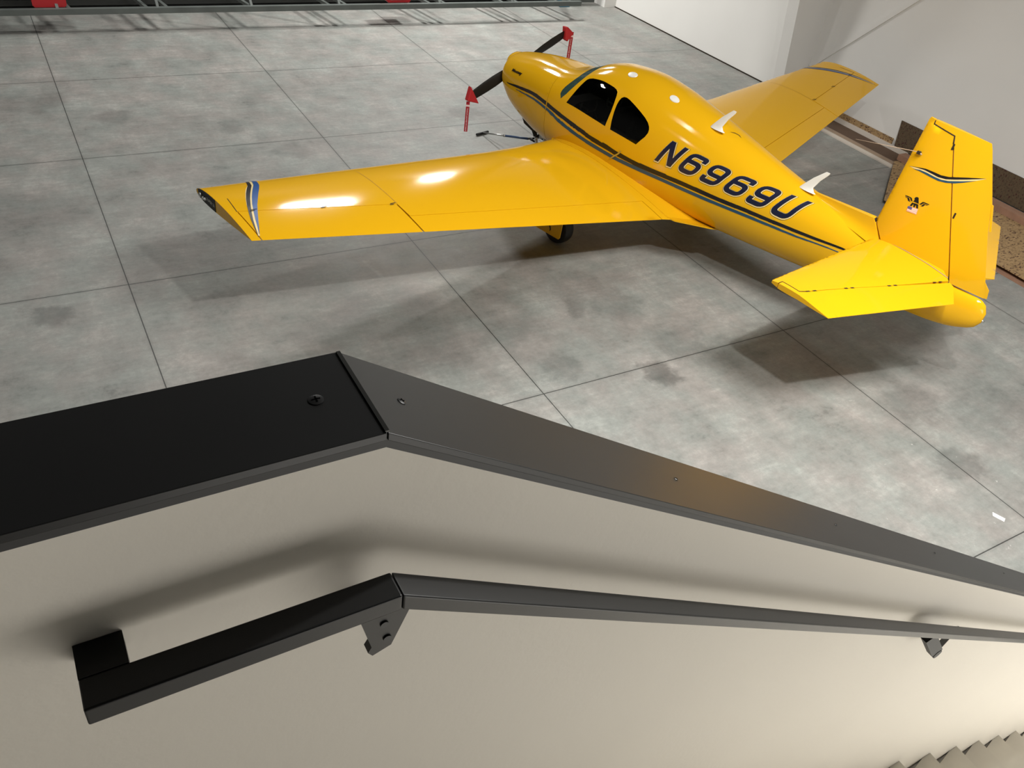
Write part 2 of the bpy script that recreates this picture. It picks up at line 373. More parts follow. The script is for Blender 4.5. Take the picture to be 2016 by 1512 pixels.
# ------------------------------------------------------------------ hull of the aeroplane as a set of stations
# x, half width, z top, z bottom, z of max width, upper exponent, lower exponent
HULL=[
(0.20,.21,1.350,1.010,1.160,2.0,2.0),
(0.225,.275,1.385,.950,1.150,2.1,2.1),
(0.28,.320,1.415,.895,1.135,2.2,2.2),
(0.37,.360,1.440,.830,1.120,2.3,2.3),
(0.50,.400,1.465,.745,1.100,2.6,2.4),
(0.75,.450,1.508,.640,1.090,2.8,2.4),
(1.10,.500,1.540,.555,1.080,3.0,2.5),
(1.40,.535,1.562,.530,1.070,3.0,2.7),
(1.55,.545,1.600,.525,1.070,2.8,2.8),
(1.75,.552,1.690,.550,1.070,2.5,3.0),
(1.95,.557,1.785,.535,1.070,2.3,3.0),
(2.20,.560,1.850,.525,1.070,2.2,3.0),
(2.60,.560,1.880,.520,1.070,2.2,3.0),
(3.00,.540,1.840,.525,1.070,2.2,2.9),
(3.40,.500,1.760,.540,1.060,2.2,2.7),
(3.90,.435,1.650,.550,1.050,2.15,2.5),
(4.50,.350,1.510,.575,1.040,2.1,2.4),
(5.00,.280,1.400,.605,1.025,2.1,2.3),
(5.40,.225,1.315,.635,1.010,2.1,2.2),
(5.75,.175,1.240,.665,.985,2.1,2.2),
(6.10,.140,1.205,.690,.960,2.1,2.1),
(6.50,.105,1.170,.725,.950,2.1,2.0),
(6.75,.085,1.165,.770,.955,2.1,2.0),
(6.92,.065,1.165,.835,.975,2.1,2.0),
(7.02,.040,1.120,.905,1.000,2.0,2.0),
(7.045,.015,1.060,.960,1.010,2.0,2.0)]
_H=np.array(HULL)
def _pchip(x,y):
    h=np.diff(x); d=np.diff(y)/h; m=np.zeros_like(y)
    for i in range(1,len(x)-1):
        if d[i-1]*d[i]>0:
            w1=2*h[i]+h[i-1]; w2=h[i]+2*h[i-1]; m[i]=(w1+w2)/(w1/d[i-1]+w2/d[i])
    m[0]=d[0]; m[-1]=d[-1]; return m
_M=[_pchip(_H[:,0],_H[:,k]) for k in range(1,7)]
def hull(x):
    X=_H[:,0]; x=min(max(x,X[0]),X[-1]); i=min(max(int(np.searchsorted(X,x))-1,0),len(X)-2)
    h=X[i+1]-X[i]; t=(x-X[i])/h; o=[]
    for k in range(6):
        y=_H[:,k+1]; m=_M[k]
        o.append((2*t**3-3*t*t+1)*y[i]+(t**3-2*t*t+t)*h*m[i]+(-2*t**3+3*t*t)*y[i+1]+(t**3-t*t)*h*m[i+1])
    return o
def hpt(x,th,off=0.0,side=1):
    """point on the hull; th 0 = top, pi = bottom; side 1 = port"""
    def P(x,th):
        w,zt,zb,zm,nu,nl=hull(x); s,c=math.sin(th),math.cos(th)
        n=nu if c>=0 else nl
        y=w*abs(s)**(2/n); z=zm+((zt-zm) if c>=0 else (zm-zb))*math.copysign(abs(c)**(2/n),c)
        return np.array([x,y*side,z])
    p=P(x,th)
    if off:
        a=P(x+.004,th)-P(x-.004,th); b=P(x,th+.004)-P(x,th-.004); n=np.cross(a,b); n/=np.linalg.norm(n)
        if th<1e-5 or th>math.pi-1e-5: a[1]=0; n=np.array([-a[2],0,a[0]]); n/=np.linalg.norm(n)
        c0=np.array([x,0,hull(x)[3]])
        if n@(p-c0)<0: n=-n
        p=p+n*off
    return p

# ------------------------------------------------------------------ the room shell
def struct(name, VF, m, parent=None, **k):
    o = mesh_obj(name, *VF, m, parent, **k)
    if parent is None: o['kind'] = 'structure'
    return o
XL, XR, YB, YF, ZC = -9.0, 12.93, -3.2, 17.45, 7.1
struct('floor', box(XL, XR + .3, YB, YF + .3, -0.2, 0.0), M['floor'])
struct('ceiling', box(XL, XR + .3, YB, YF + .3, ZC, ZC + .2), M['ceiling'])
struct('wall_left', box(XL - .2, XL, YB, YF, 0, ZC), M['dim_wall'])
struct('wall_back', box(XL, XR, YB - .2, YB, 0, ZC), M['dim_wall'])
struct('wall_right', box(XR, XR + .2, YB, YF, 0, ZC), M['wall'])
struct('wall_front', box(XL, XR, YF, YF + .2, 0, ZC), M['wall'])
# corner return where the front wall meets the right wall
struct('wall_corner', box(12.61, XR, 16.80, YF, 0, ZC), M['wall'])
# boxed-in tapering frame column on the right wall: deeper towards the roof
yc0, yc1 = 10.69, 10.94
def colx(z): return 12.42 - 0.155 * z
struct('wall_column', ([(XR, yc0, 0), (colx(0), yc0, 0), (colx(ZC), yc0, ZC), (XR, yc0, ZC), (XR, yc1, 0), (colx(0), yc1, 0), (colx(ZC), yc1, ZC), (XR, yc1, ZC)],
       [(0, 1, 2, 3), (7, 6, 5, 4), (0, 4, 5, 1), (1, 5, 6, 2), (2, 6, 7, 3), (3, 7, 4, 0)]), M['wall'])
# diagonal brace across the right wall
V, F = squares([(XR - .0155, 10.66, .66), (XR - .0155, 5.3, 5.9)], (.014, 0, 0), (0, .026, .026))
tag(mesh_obj('diagonal_brace', V, F, M['wall']), 'off-white flat diagonal brace running up the right wall behind the far wing', 'brace')
# rubber sill under the drywall
struct('baseboard_right', box(XR - .012, XR, YB, 16.8, 0.0, 0.022), M['gap'])
struct('baseboard_front', box(12.0, 12.61, YF - .012, YF, 0, .02), M['gap'])

# ------------------------------------------------------------------ hangar door
door = bpy.data.objects.new('door_1', None); C.objects.link(door); door['kind'] = 'structure'; door.location = (0, 0, 0)
V, F = [], []
for i in range(46):
    z0 = 0.03 + i * 0.15; x0, x1 = -6.0, 11.40
    V2, F2 = prism([(17.33, z0), (17.30, z0 + .03), (17.30, z0 + .12), (17.33, z0 + .15), (17.36, z0 + .15), (17.36, z0)], 'x', x0, x1)
    V, F = join((V, F), (V2, F2))
mesh_obj('door_sheet', V, F, M['door_grey'], door)
mesh_obj('door_bottom_seal', *box(-6.0, 11.40, 17.24, 17.36, 0.002, 0.03), M['black'], door)
YT, ZT = 15.93, 0.345
def beam(a, b_, s, name, m=M['frame_grey']):
    a, b_ = Vector(a), Vector(b_); d = (b_ - a).normalized(); up = Vector((0, 0, 1)) if abs(d.z) < .9 else Vector((1, 0, 0))
    u = d.cross(up).normalized(); v = u.cross(d)
    return mesh_obj(name, *squares([a, b_], u * s, v * s), m, door)
beam((-6, YT, ZT), (11.3, YT, ZT), .045, 'truss_rail')
beam((-6, 17.22, ZT), (11.4, 17.22, ZT), .04, 'truss_rail')
beam((-6, 17.22, 2.0), (11.4, 17.22, 2.0), .04, 'truss_rail')
for xs in (-4.2, -1.6, 0.83, 1.19, 2.39, 2.72, 4.15, 5.63, 5.96, 7.72, 8.05, 9.40, 9.75, 10.75, 11.1):
    beam((xs, YT, ZT), (xs - .18, 17.22, ZT), .028, 'truss_strut')
for xs in (-4.2, -1.6, 1.0, 2.55, 4.15, 5.8, 7.9, 9.58, 11.0):
    beam((xs, YT + .02, ZT), (xs - .1, 17.22, 2.0), .022, 'truss_brace')
t = thing('steel_post', 'teal blue steel post at the right end of the hangar door', 'post', (11.55, 16.99, 0))
mesh_obj('post_shaft', *box(-.09, .09, -.08, .08, 0.012, 5.6), M['post_blue'], t)
mesh_obj('base_plate', *box(-.13, .13, -.12, .12, 0, .012), M['post_blue'], t)
struct('trim_1', box(11.66, 12.60, 17.22, YF, 0, .09), M['frame_grey'])
struct('trim_2', box(11.66, 12.45, 17.32, YF, .09, 2.3), M['frame_grey'])

def red_bin(x, label, paper):
    t = thing('red_case', label, 'case', (x, 16.16, ZT + .046))
    prof = [(-.25, .03), (-.22, 0), (.22, 0), (.25, .03), (.25, .22), (-.25, .22)]
    mesh_obj('case_body', *prism(prof, 'y', -.16, .16), M['red_box'], t)
    mesh_obj('lid', *box(-.26, .26, -.17, .17, .22, .27), M['red_box'], t)
    if paper: mesh_obj('paper_label', *box(-.17, .14, -.163, -.1605, .05, .19), M['paper'], t)
red_bin(7.03, 'red case with a white label resting on the hangar door truss', True)
red_bin(0.90, 'red case without label on the hangar door truss, left end', False)

# ------------------------------------------------------------------ building material along the right wall
def plank(name, label, cat, VF, m, group=None):
    return tag(mesh_obj(name, *VF, m), label, cat, group)
plank('chipboard_strip', 'narrow strip of chipboard standing along the foot of the right wall', 'board', box(12.895, 12.918, 8.44, 9.72, .085, .178), M['osb'])
plank('white_board', 'white painted board below the chipboard strip at the wall foot', 'board', box(12.86, 12.894, 8.06, 10.0, 0.0, .085), M['white_wood'])
plank('brown_board', 'dark brown hardboard lying flat on the floor by the right wall', 'board', box(12.46, 12.85, 7.93, 10.2, 0.0, .012), M['brown_board'])
plank('tan_board', 'tan plank lying on the floor between brown hardboard and white batten', 'plank', box(12.31, 12.45, 7.85, 10.2, 0.0, .016), M['tan_wood'])
plank('white_batten', 'thin white batten on the concrete, outermost of the flat boards', 'batten', box(12.19, 12.30, 7.78, 10.2, 0.0, .022), M['white_wood'])
# sheet leaning on the wall behind the fin
V = [(12.895, 8.36, .085), (12.895, 3.2, .085), (12.918, 3.2, .51), (12.918, 8.43, .50)]
V = V + [(x - .011, y, z) for x, y, z in V]
plank('dark_chipboard_sheet', 'dark brown chipboard sheet leaning on the right wall behind the fin', 'board',
      (V, [(0, 1, 2, 3), (7, 6, 5, 4), (0, 4, 5, 1), (1, 5, 6, 2), (2, 6, 7, 3), (3, 7, 4, 0)]), M['osb_dark'])
plank('chipboard_sheet', 'large light chipboard sheet lying raised off the floor behind the tail', 'board',
      prism([(10.87, 3.2), (12.85, 3.2), (12.85, 7.9), (12.30, 7.87), (10.87, 6.86)], 'z', .060, .078), M['osb'])
plank('lumber_beam', 'reddish timber beam lying along the top of the light chipboard sheet', 'beam', box(12.42, 12.60, 3.2, 7.92, .0785, .172), M['pink_wood'])
for i, (xx, lab) in enumerate(((11.06, 'timber bearer under the outer edge of the light chipboard sheet'), (12.1, 'timber bearer under the wall side of the light chipboard sheet'))):
    plank('bearer', lab, 'timber', box(xx, xx + .09, 3.3, 6.85, .012, .060), M['pink_wood'], None)
plank('bottom_board', 'thin reddish board on the concrete below the light chipboard sheet', 'board', box(10.805, 11.7, 3.6, 6.7, 0.0, .012), M['pink_wood'])

# ------------------------------------------------------------------ stair wall with black steel cap
YI, YO, XK, ZK, SL = 0.405, 0.508, 0.181, CAM_H - 0.400, 0.640
XE = 5.6
def zs(x): return ZK - SL * (x - XK) if x > XK else ZK
prof = [(XL, 0), (XE, 0), (XE, zs(XE) - .014), (XK, ZK - .014), (XL, ZK - .014)]
struct('wall_stair', prism(prof, 'y', YI + .004, YO - .004), M['stairwall'])
cap = thing('wall_cap', 'black steel cap plate on top of the low stair wall', 'cap', (XK, (YI + YO) / 2, ZK))
def capseg(name, x0, x1, t_=.0075):
    pts = [(x0, zs(x0)), (x1, zs(x1)), (x1, zs(x1) - t_), (x0, zs(x0) - t_)]
    pts = [(a - XK, b_ - ZK) for a, b_ in pts]
    o = mesh_obj(name, *prism(pts, 'y', -(YO - YI) / 2, (YO - YI) / 2), M['steel_dark'], cap)
    bv = o.modifiers.new('b', 'BEVEL'); bv.width = .0006; bv.segments = 2
    return o
capseg('level_plate', XL, XK - .0004); capseg('sloping_plate', XK + .0004, XE)
# shadow-gap strip under the plate edge, on both sides
for s in (-1, 1):
    yy = s * ((YO - YI) / 2 - .0035)
    pts = [(XL - XK, -.0075), (0, -.0075), (XE - XK, zs(XE) - ZK - .0075), (XE - XK, zs(XE) - ZK - .016), (0, -.016), (XL - XK, -.016)]
    mesh_obj('edge_strip', *prism(pts, 'y', min(yy, yy + s * .0014), max(yy, yy + s * .0014)), M['black'], cap)
mesh_obj('weld_seam', *squares([(0, -(YO - YI) / 2 + .001, .0004), (0, (YO - YI) / 2 - .001, .0004)], (.0016, 0, 0), (0, 0, .0008)), M['screw'], cap)
def screw(x, y, size):
    ang = math.atan(SL) if x > XK else 0
    h = bpy.data.objects.new('screw', None)
    n = 20; V = [(0, 0, .0009)] + [(size * .45 * math.cos(a), size * .45 * math.sin(a), .0009) for a in [2 * math.pi * k / n for k in range(n)]]
    V += [(size * math.cos(a), size * math.sin(a), .0002) for a in [2 * math.pi * k / n for k in range(n)]]
    F = [(0, 1 + k, 1 + (k + 1) % n) for k in range(n)] + [(1 + k, 1 + n + k, 1 + n + (k + 1) % n, 1 + (k + 1) % n) for k in range(n)]
    o = mesh_obj('screw', V, F, M['steel_dark'], cap, smooth=True)
    o.location = (x - XK, y - (YI + YO) / 2, zs(x) - ZK + .0004); o.rotation_euler = (0, ang, 0)
    r = size * .55
    c = mesh_obj('screw_slot', *join(box(-r, r, -r * .2, r * .2, .0009, .0011), box(-r * .2, r * .2, -r, r, .0009, .0011)), M['matt'], o)
screw(.146, .457, .0058); screw(.215, .457, .0040)
screw(.567, .461, .0028); screw(.974, .465, .0028); screw(1.417, .469, .003); screw(1.907, .470, .003)

# handrail
HR = thing('handrail', 'black steel handrail with a return end, fixed to the beige stair wall', 'handrail', (0.177, .368, CAM_H - .5245))
XH = 0.177; y0, y1, hh = -.0125, .0125, .018
def hz(x): return -0.640 * (x - XH) if x > XH else 0.0
def railseg(name, x0, x1):
    pts = [(x0 - XH, hz(x0)), (x1 - XH, hz(x1)), (x1 - XH, hz(x1) - hh), (x0 - XH, hz(x0) - hh)]
    o = mesh_obj(name, *prism(pts, 'y', y0, y1), M['steel_dark'], HR)
    bv = o.modifiers.new('b', 'BEVEL'); bv.width = .0016; bv.segments = 3
railseg('level_bar', -.0457, XH - .0003); railseg('sloping_bar', XH + .0003, 5.4)
o = mesh_obj('return_end', *box(-.0457 - XH, -.0140 - XH, y1, YI + .0035 - .368, -hh, 0), M['steel_dark'], HR)
V, F = prism([(-.0335, -hh), (.010, -hh - .004), (-.006, -.066), (-.022, -.072), (-.026, -.066), (-.023, -.060)], 'y', -.008, .001)
brk = mesh_obj('bracket', V, F, M['steel_dark'], HR)
mesh_obj('bracket_arm', *box(-.021, -.009, .001, YI + .0035 - .368, -.066, -.056), M['steel_dark'], brk)
mesh_obj('bracket_screw', *tube([(-.013, -.0095, -.034), (-.013, -.008, -.034)], .0035, 12), M['black'], brk)
mesh_obj('bracket_screw', *tube([(-.010, -.0095, -.054), (-.010, -.008, -.054)], .0035, 12), M['black'], brk)
b2 = mesh_obj('bracket', *join(squares([(1.165, 0, hz(1.165 + XH) - .026), (1.262, .002, -.884)], (.014, 0, .005), (0, .007, 0)),
                              tube([(1.266, -.006, -.890), (1.266, .010, -.890)], .012, 16)), M['black'], HR)
mesh_obj('bracket_arm', *squares([(1.268, .004, -.890), (1.425, YI + .003 - .368, -.983)], (.004, 0, .006), (0, .006, 0)), M['black'], b2)
mesh_obj('wall_plate', *box(1.412, 1.446, YI + .0005 - .368, YI + .0035 - .368, -.992, -.955), M['steel_dark'], b2)

# ------------------------------------------------------------------ stairs and landing behind the wall
XN, ZN, RUN, RISE, NST = 0.324, 3.446, 0.277, 0.1795, 18
stairs = thing('staircase', 'pale stair flight going down behind the handrail wall', 'staircase', (XN, -.1, 0))
mesh_obj('landing', *box(XL + .1 - XN, 0, -.50, YI + .0035 + .1, ZN - .30, ZN), M['stair'], stairs)
for k in range(NST):
    x0, x1, z = k * RUN, (k + 1) * RUN, ZN - RISE * (k + 1)
    ye = YI + .0035 + .1
    # tread: the wall side is notched, which leaves a slit between tread and wall
    poly = [(x0 - .005, -.50), (x1 + .02, -.50), (x1 + .02, ye), (x1 - .022, ye), (x0 + .15, ye - .022), (x0 - .005, ye - .022)]
    tr = mesh_obj('tread', *prism(poly, 'z', z - .03, z), M['stair'], stairs)
    mesh_obj('riser', *box(x0 - .002, x0 + .016, -.50, ye - .022, z, z + RISE - .03), M['stair'], stairs)
mesh_obj('stringer', *prism([(0, ZN - .30), (NST * RUN, 0.0), (NST * RUN - .3, 0.0), (0, ZN - .52)], 'y', -.49, ye - .03), M['gap'], stairs)
fill_panel = bpy.data.objects.new('fill_panel_1', None); C.objects.link(fill_panel); fill_panel['kind'] = 'structure'; fill_panel.location = (2.6, YB + .02, 1.55)  # added glowing panel out of view, framed, goes with the stair fill light
struct('light_baffle', box(6.3, 6.42, YB, .50, 0, 3.3), M['stairwall'])  # unseen baffle, added to keep the fill light off the hangar side
mesh_obj('fill_face', *box(-2.5, 2.5, .0, .01, -.85, .85), emit('fill_glow', (.95, .93, .88), 0.6), fill_panel)
mesh_obj('fill_frame', *join(box(-2.58, 2.58, -.018, .03, .85, .93), box(-2.58, 2.58, -.018, .03, -.93, -.85), box(-2.58, -2.5, -.018, .03, -.85, .85), box(2.5, 2.58, -.018, .03, -.85, .85), box(-.03, .03, -.018, .03, -.85, .85)), M['white_wood'], fill_panel)

# ------------------------------------------------------------------ light fittings (they carry the lamps set at the top)
WHERE = ['above the foot of the stair wall', 'above the floor behind the tail', 'before the hangar door, facing the nose', 'nearest the far right corner',
         'before the left half of the hangar door', 'above the left wing tip', 'nearest the left wall of the hangar']
for i, (x, y, sx, sy, wt, lz) in enumerate(LAMPS):
    t = thing('ceiling_light', 'white LED ceiling fitting hanging ' + WHERE[i], 'light', (x, y, lz), group='LED fittings under the hangar roof')
    V, F = join(box(-sx / 2 - .02, sx / 2 + .02, -sy / 2 - .02, sy / 2 + .02, 0, .06))
    mesh_obj('housing', V, F, M['white_plastic'], t)
    for s in (-1, 1):
        mesh_obj('hanger', *tube([(s * .4, 0, .06), (s * .4, 0, ZC - lz)], .006, 8), M['silver'], t)
    LIGHTS[i].parent = t; LIGHTS[i].location = (0, 0, -.012)

tag(mesh_obj('paper_scrap', *prism([(6.585, 1.955), (6.625, 1.985), (6.665, 1.885), (6.62, 1.865)], 'z', .0005, .002), M['paper']), 'small pale scrap lying on the concrete by the stair wall', 'scrap')

# ------------------------------------------------------------------ the aeroplane. Body frame: x aft from the spinner tip, y to port, z up
PX, PY, PSI = 6.1441, 10.1788, -1.3743
PL = thing('airplane', 'yellow single-engine low-wing airplane with dark blue registration N6969U', 'airplane', (PX, PY, 0), (0, 0, PSI))
def B(p): return (p[0], -p[1], p[2])
def bo(name, V, F, m, parent=None, smooth=True, angle=38, **k):
    return mesh_obj(name, [B(v) for v in V], F, M[m] if isinstance(m, str) else m, parent or PL, smooth=smooth, angle=angle)

# --- openings of the cabin in (x, theta)
W1 = [(1.744,1.277),(1.80,1.08),(1.876,.761),(1.89,.715),(1.915,.688),(1.968,.676),(2.069,.686),(2.16,.70),(2.251,.722),(2.34,.745),(2.390,.770),(2.423,.805),(2.441,.872),(2.458,1.0),(2.465,1.134),(2.458,1.25),(2.446,1.363),(2.10,1.321)]
W2 = [(2.535,1.373),(2.52,1.26),(2.508,1.12),(2.503,1.00),(2.507,.925),(2.520,.870),(2.545,.838),(2.585,.829),(2.637,.840),(2.75,.885),(2.854,.931),(2.94,.975),(3.00,1.02),(3.035,1.065),(3.053,1.11),(3.057,1.16),(3.035,1.24),(2.952,1.396),(2.75,1.383)]
WSr = [(1.632,1.244),(1.694,1.109),(1.757,.914),(1.808,.729),(1.850,.543),(1.885,.36),(1.905,.18),(1.91,0.0)]
WSf = [(1.55,0.0),(1.56,.20),(1.58,.40),(1.60,.60),(1.595,.80),(1.590,.95),(1.588,1.055),(1.592,1.13)]
WS = WSf + WSr[:1] + WSr[1:]
WS = [(1.74,0.0),(1.745,.20),(1.735,.40),(1.715,.60),(1.675,.76),(1.620,.95),(1.600,1.06),(1.598,1.14),(1.632,1.244),(1.694,1.109),(1.757,.914),(1.808,.729),(1.850,.543),(1.885,.36),(1.905,.18),(1.91,0.0)]

def hull_part(name, x0, x1, holes, m, off=0.0, dx=.05, dth=.085, cap0=False, cap1=False, parent=None, skip_ws=True):
    outer = densify([(x0, 0.0), (x1, 0.0), (x1, math.pi), (x0, math.pi)], .05)
    # keep the sample spacing along the cut ends even
    inner = [(x, t) for x in np.arange(x0 + dx / 2, x1, dx) for t in np.arange(dth / 2, math.pi, dth)]
    hs = [densify(h, .03) for h in holes]
    if cap0:  # crowd samples where the nose bowl turns
        inner += [(x, t) for x in (x0 + .005, x0 + .012, x0 + .03, x0 + .06) for t in np.arange(dth / 2, math.pi, dth)]
    V2, T = cdt(outer, [h for h in hs if min(p[1] for p in h) > 0], inner)
    top = [h for h in hs if min(p[1] for p in h) <= 0]
    if top:  # opening that crosses the crown: constrain with its border instead
        P = top[0]; border = [p for p in P if p[1] > 0.0]
        Pn, En = [], []
        for poly in [outer] + [h for h in hs if h is not P]:
            n0 = len(Pn); Pn += [Vector(p) for p in poly]; En += [(n0 + i, n0 + (i + 1) % len(poly)) for i in range(len(poly))]
        n0 = len(Pn); b_ = P; Pn += [Vector(p) for p in b_]; En += [(n0 + i, n0 + (i + 1) % len(b_)) for i in range(len(b_))]
        for q in inner:
            if in_poly(q, outer) and not any(in_poly(q, h) for h in hs): Pn.append(Vector(q))
        r = delaunay_2d_cdt(Pn, En, [], 0, 1e-6); V2 = [tuple(v) for v in r[0]]; T = []
        for f in r[2]:
            c = (sum(V2[i][0] for i in f) / 3, sum(V2[i][1] for i in f) / 3)
            if in_poly(c, outer) and not any(in_poly(c, h) for h in hs): T.append(tuple(f))
    V, F = [], []
    for side in (1, -1):
        n = len(V)
        for x, t in V2:
            p = hpt(x, min(max(t, 0), math.pi), off, side)
            if abs(p[1]) < 1e-4 or t <= 1e-6 or t >= math.pi - 1e-6: p[1] = 0.0
            V.append(tuple(p))
        F += [tuple(i + n for i in (f if side == 1 else f[::-1])) for f in T]
    for flag, x in ((cap0, x0), (cap1, x1)):
        if flag:
            ts = sorted({round(t, 6) for (xx, t) in V2 if abs(xx - x) < 1e-7})
            ring = [tuple(hpt(x, t, off, 1)) for t in ts] + [tuple(hpt(x, t, off, -1)) for t in ts[::-1][1:-1]]
            ring = [(p[0], 0.0 if abs(p[1]) < 1e-4 else p[1], p[2]) for p in ring]
            n = len(V); V += ring; F.append(tuple(range(n, n + len(ring))))
    return bo(name, V, F, m, parent)
cowl = hull_part('engine_cowling', .20, 1.405, [], 'yellow', cap0=True, cap1=True)
fus = hull_part('fuselage', 1.411, 5.775, [W1, W2, WS], 'yellow')
tail_cone = hull_part('tail_cone', 5.783, 7.045, [], 'yellow', cap0=True, cap1=True)
lining = hull_part('cabin_lining', 1.46, 3.6, [W1, W2, WS], 'interior', off=-.02, cap0=True, cap1=True, parent=fus)
mesh_obj('tail_light', *tube([B((7.03, 0, .985)), B((7.065, 0, .98))], [.014, .008], 12), M['silver'], tail_cone, smooth=True)

def hp(x, t, off=.002, side=1): return tuple(hpt(x, t, off, side))
def patch(name, poly, off, m, parent, sides=(1, -1), mirror=True):
    o = densify(poly, .03); xs = [p[0] for p in poly]; ts = [p[1] for p in poly]
    inner = [(x, t) for x in np.arange(min(xs) + .02, max(xs), .045) for t in np.arange(min(ts) + .03, max(ts), .07)]
    V2, T = cdt(o, [], inner)
    for s in sides: bo(name, [hp(x, max(t, 0), off, s) for x, t in V2], T, m, parent)
def ring_patch(name, poly, r, off, m, parent, s):
    V, F = ribbon(list(poly) + [poly[0], poly[1]], r, lambda a, b_: hp(a, max(b_, 0), off, s), .03)
    bo(name, V, F, m, parent)
for s in (1, -1):
    for nm, Wp in (('cabin_window', W1), ('cabin_window', W2)):
        o = densify(Wp, .03); inner = [(x, t) for x in np.arange(1.7, 3.1, .045) for t in np.arange(.6, 1.45, .07)]
        V2, T = cdt(o, [], inner)
        bo(nm, [hp(x, t, -.001, s) for x, t in V2], T, 'cabin_glass', fus)
V2, T = cdt(densify(WS, .03), [], [(x, t) for x in np.arange(1.55, 1.95, .04) for t in np.arange(.04, 1.2, .07)])
V = [(p[0], 0.0 if t < 1e-6 else p[1], p[2]) for (x, t) in V2 for p in [hp(x, t, -.001, 1)]] + [(p[0], 0.0 if t < 1e-6 else p[1], p[2]) for (x, t) in V2 for p in [hp(x, t, -.001, -1)]]
bo('windshield', V, T + [tuple(i + len(V2) for i in f[::-1]) for f in T], 'windshield_glass', fus)

# --- cabin interior
mesh_obj('cabin_floor', *box(1.5, 3.5, -.42, .42, .70, .74), M['interior'], fus)
pan = mesh_obj('instrument_panel', *prism([(1.60, .90), (1.66, .90), (1.70, 1.34), (1.52, 1.38), (1.50, 1.30)], 'y', -.47, .47), M['glareshield'], fus)
for s in (-1, 1):
    y = s * .24
    for xs in (2.12, 2.80):
        st = mesh_obj('seat', *join(prism([(xs - .22, .82), (xs + .20, .80), (xs + .20, .90), (xs - .22, .97)], 'y', y - .21, y + .21),
             prism([(xs + .13, .85), (xs + .24, .85), (xs + .36, 1.42), (xs + .27, 1.44)], 'y', y - .20, y + .20)), M['seat'], fus)
        bv = st.modifiers.new('b', 'BEVEL'); bv.width = .03; bv.segments = 3
    yk = mesh_obj('control_yoke', *join(tube([(1.70, -y, 1.22), (1.86, -y, 1.20)], .012, 10),
        tube(rounded([(1.86, -y - .14, 1.30), (1.86, -y - .14, 1.18), (1.86, -y + .14, 1.18), (1.86, -y + .14, 1.30)], .05) if False else
             [(1.86, -y - .13, 1.31), (1.86, -y - .145, 1.25), (1.86, -y - .13, 1.19), (1.86, -y, 1.17), (1.86, -y + .13, 1.19), (1.86, -y + .145, 1.25), (1.86, -y + .13, 1.31)], .011, 10)), M['belt'], fus, smooth=True)
bk = mesh_obj('belt_buckle', *join(box(2.03, 2.07, -.40, -.33, 1.12, 1.19), tube([(2.05, -.365, 1.19), (2.10, -.38, 1.28), (2.16, -.40, 1.24), (2.20, -.38, 1.12), (2.12, -.35, 1.05)], .005, 8)), M['belt'], fus)

# --- engine, spinner, propeller
sp = [(0.065, .004), (.070, .050), (.086, .095), (.12, .132), (.165, .158), (.22, .172), (.275, .176)]
V, F = [], []; n = 32; SZ = 1.2267
for x, r in sp:
    V += [(x, r * math.sin(2 * math.pi * k / n), SZ + r * math.cos(2 * math.pi * k / n)) for k in range(n)]
for i in range(len(sp) - 1):
    for k in range(n): F.append((i * n + k, i * n + (k + 1) % n, (i + 1) * n + (k + 1) % n, (i + 1) * n + k))
F += [tuple(range(n)), tuple(range((len(sp) - 1) * n, len(sp) * n))]
bo('spinner', V, F, 'yellow')
pa = math.atan2(.8863 - 1.5694, .8136 + .8170)     # blade line in the y-z plane
uy, uz = math.cos(pa), math.sin(pa)
prop = bpy.data.objects.new('propeller', None); C.objects.link(prop); prop.parent = PL; prop.location = B((.235, 0, SZ))
for s in (1, -1):
    st = [(.10,.060,.030,34),(.17,.090,.026,28),(.28,.125,.020,22),(.45,.145,.015,16),(.62,.145,.011,12),(.78,.130,.009,10),(.88,.105,.007,9),(.925,.075,.006,8),(.94,.035,.005,8)]
    V, F = [], []; n = 14
    for r, c, th, tw in st:
        tw = math.radians(tw)
        for k in range(n):
            a = 2 * math.pi * k / n; cx_, cz_ = c / 2 * math.cos(a), th / 2 * math.sin(a) * (1 + .3 * math.cos(a))
            # chord direction lies between the disc plane and the axis; the two blades twist to opposite hands
            inpl = cx_ * math.cos(tw) - cz_ * math.sin(tw); ax = -(cx_ * math.sin(tw) + cz_ * math.cos(tw))
            py, pz = s * r * uy - s * inpl * uz, s * r * uz + s * inpl * uy
            V.append((ax, py, pz))
    for i in range(len(st) - 1):
        for k in range(n): F.append((i * n + k, i * n + (k + 1) % n, (i + 1) * n + (k + 1) % n, (i + 1) * n + k))
    F += [tuple(range(n)), tuple(range((len(st) - 1) * n, len(st) * n))]
    bo('blade', V, F, 'prop', prop)
mesh_obj('exhaust_pipe', *tube([B((.82, .16, .62)), B((.93, .17, .50))], .03, 14), M['black'], cowl, smooth=True)
mesh_obj('cowl_flap', *prism([(.62, .70), (.92, .60), (.92, .545), (.70, .60)], 'y', -.20, -.08), M['gap'], cowl)

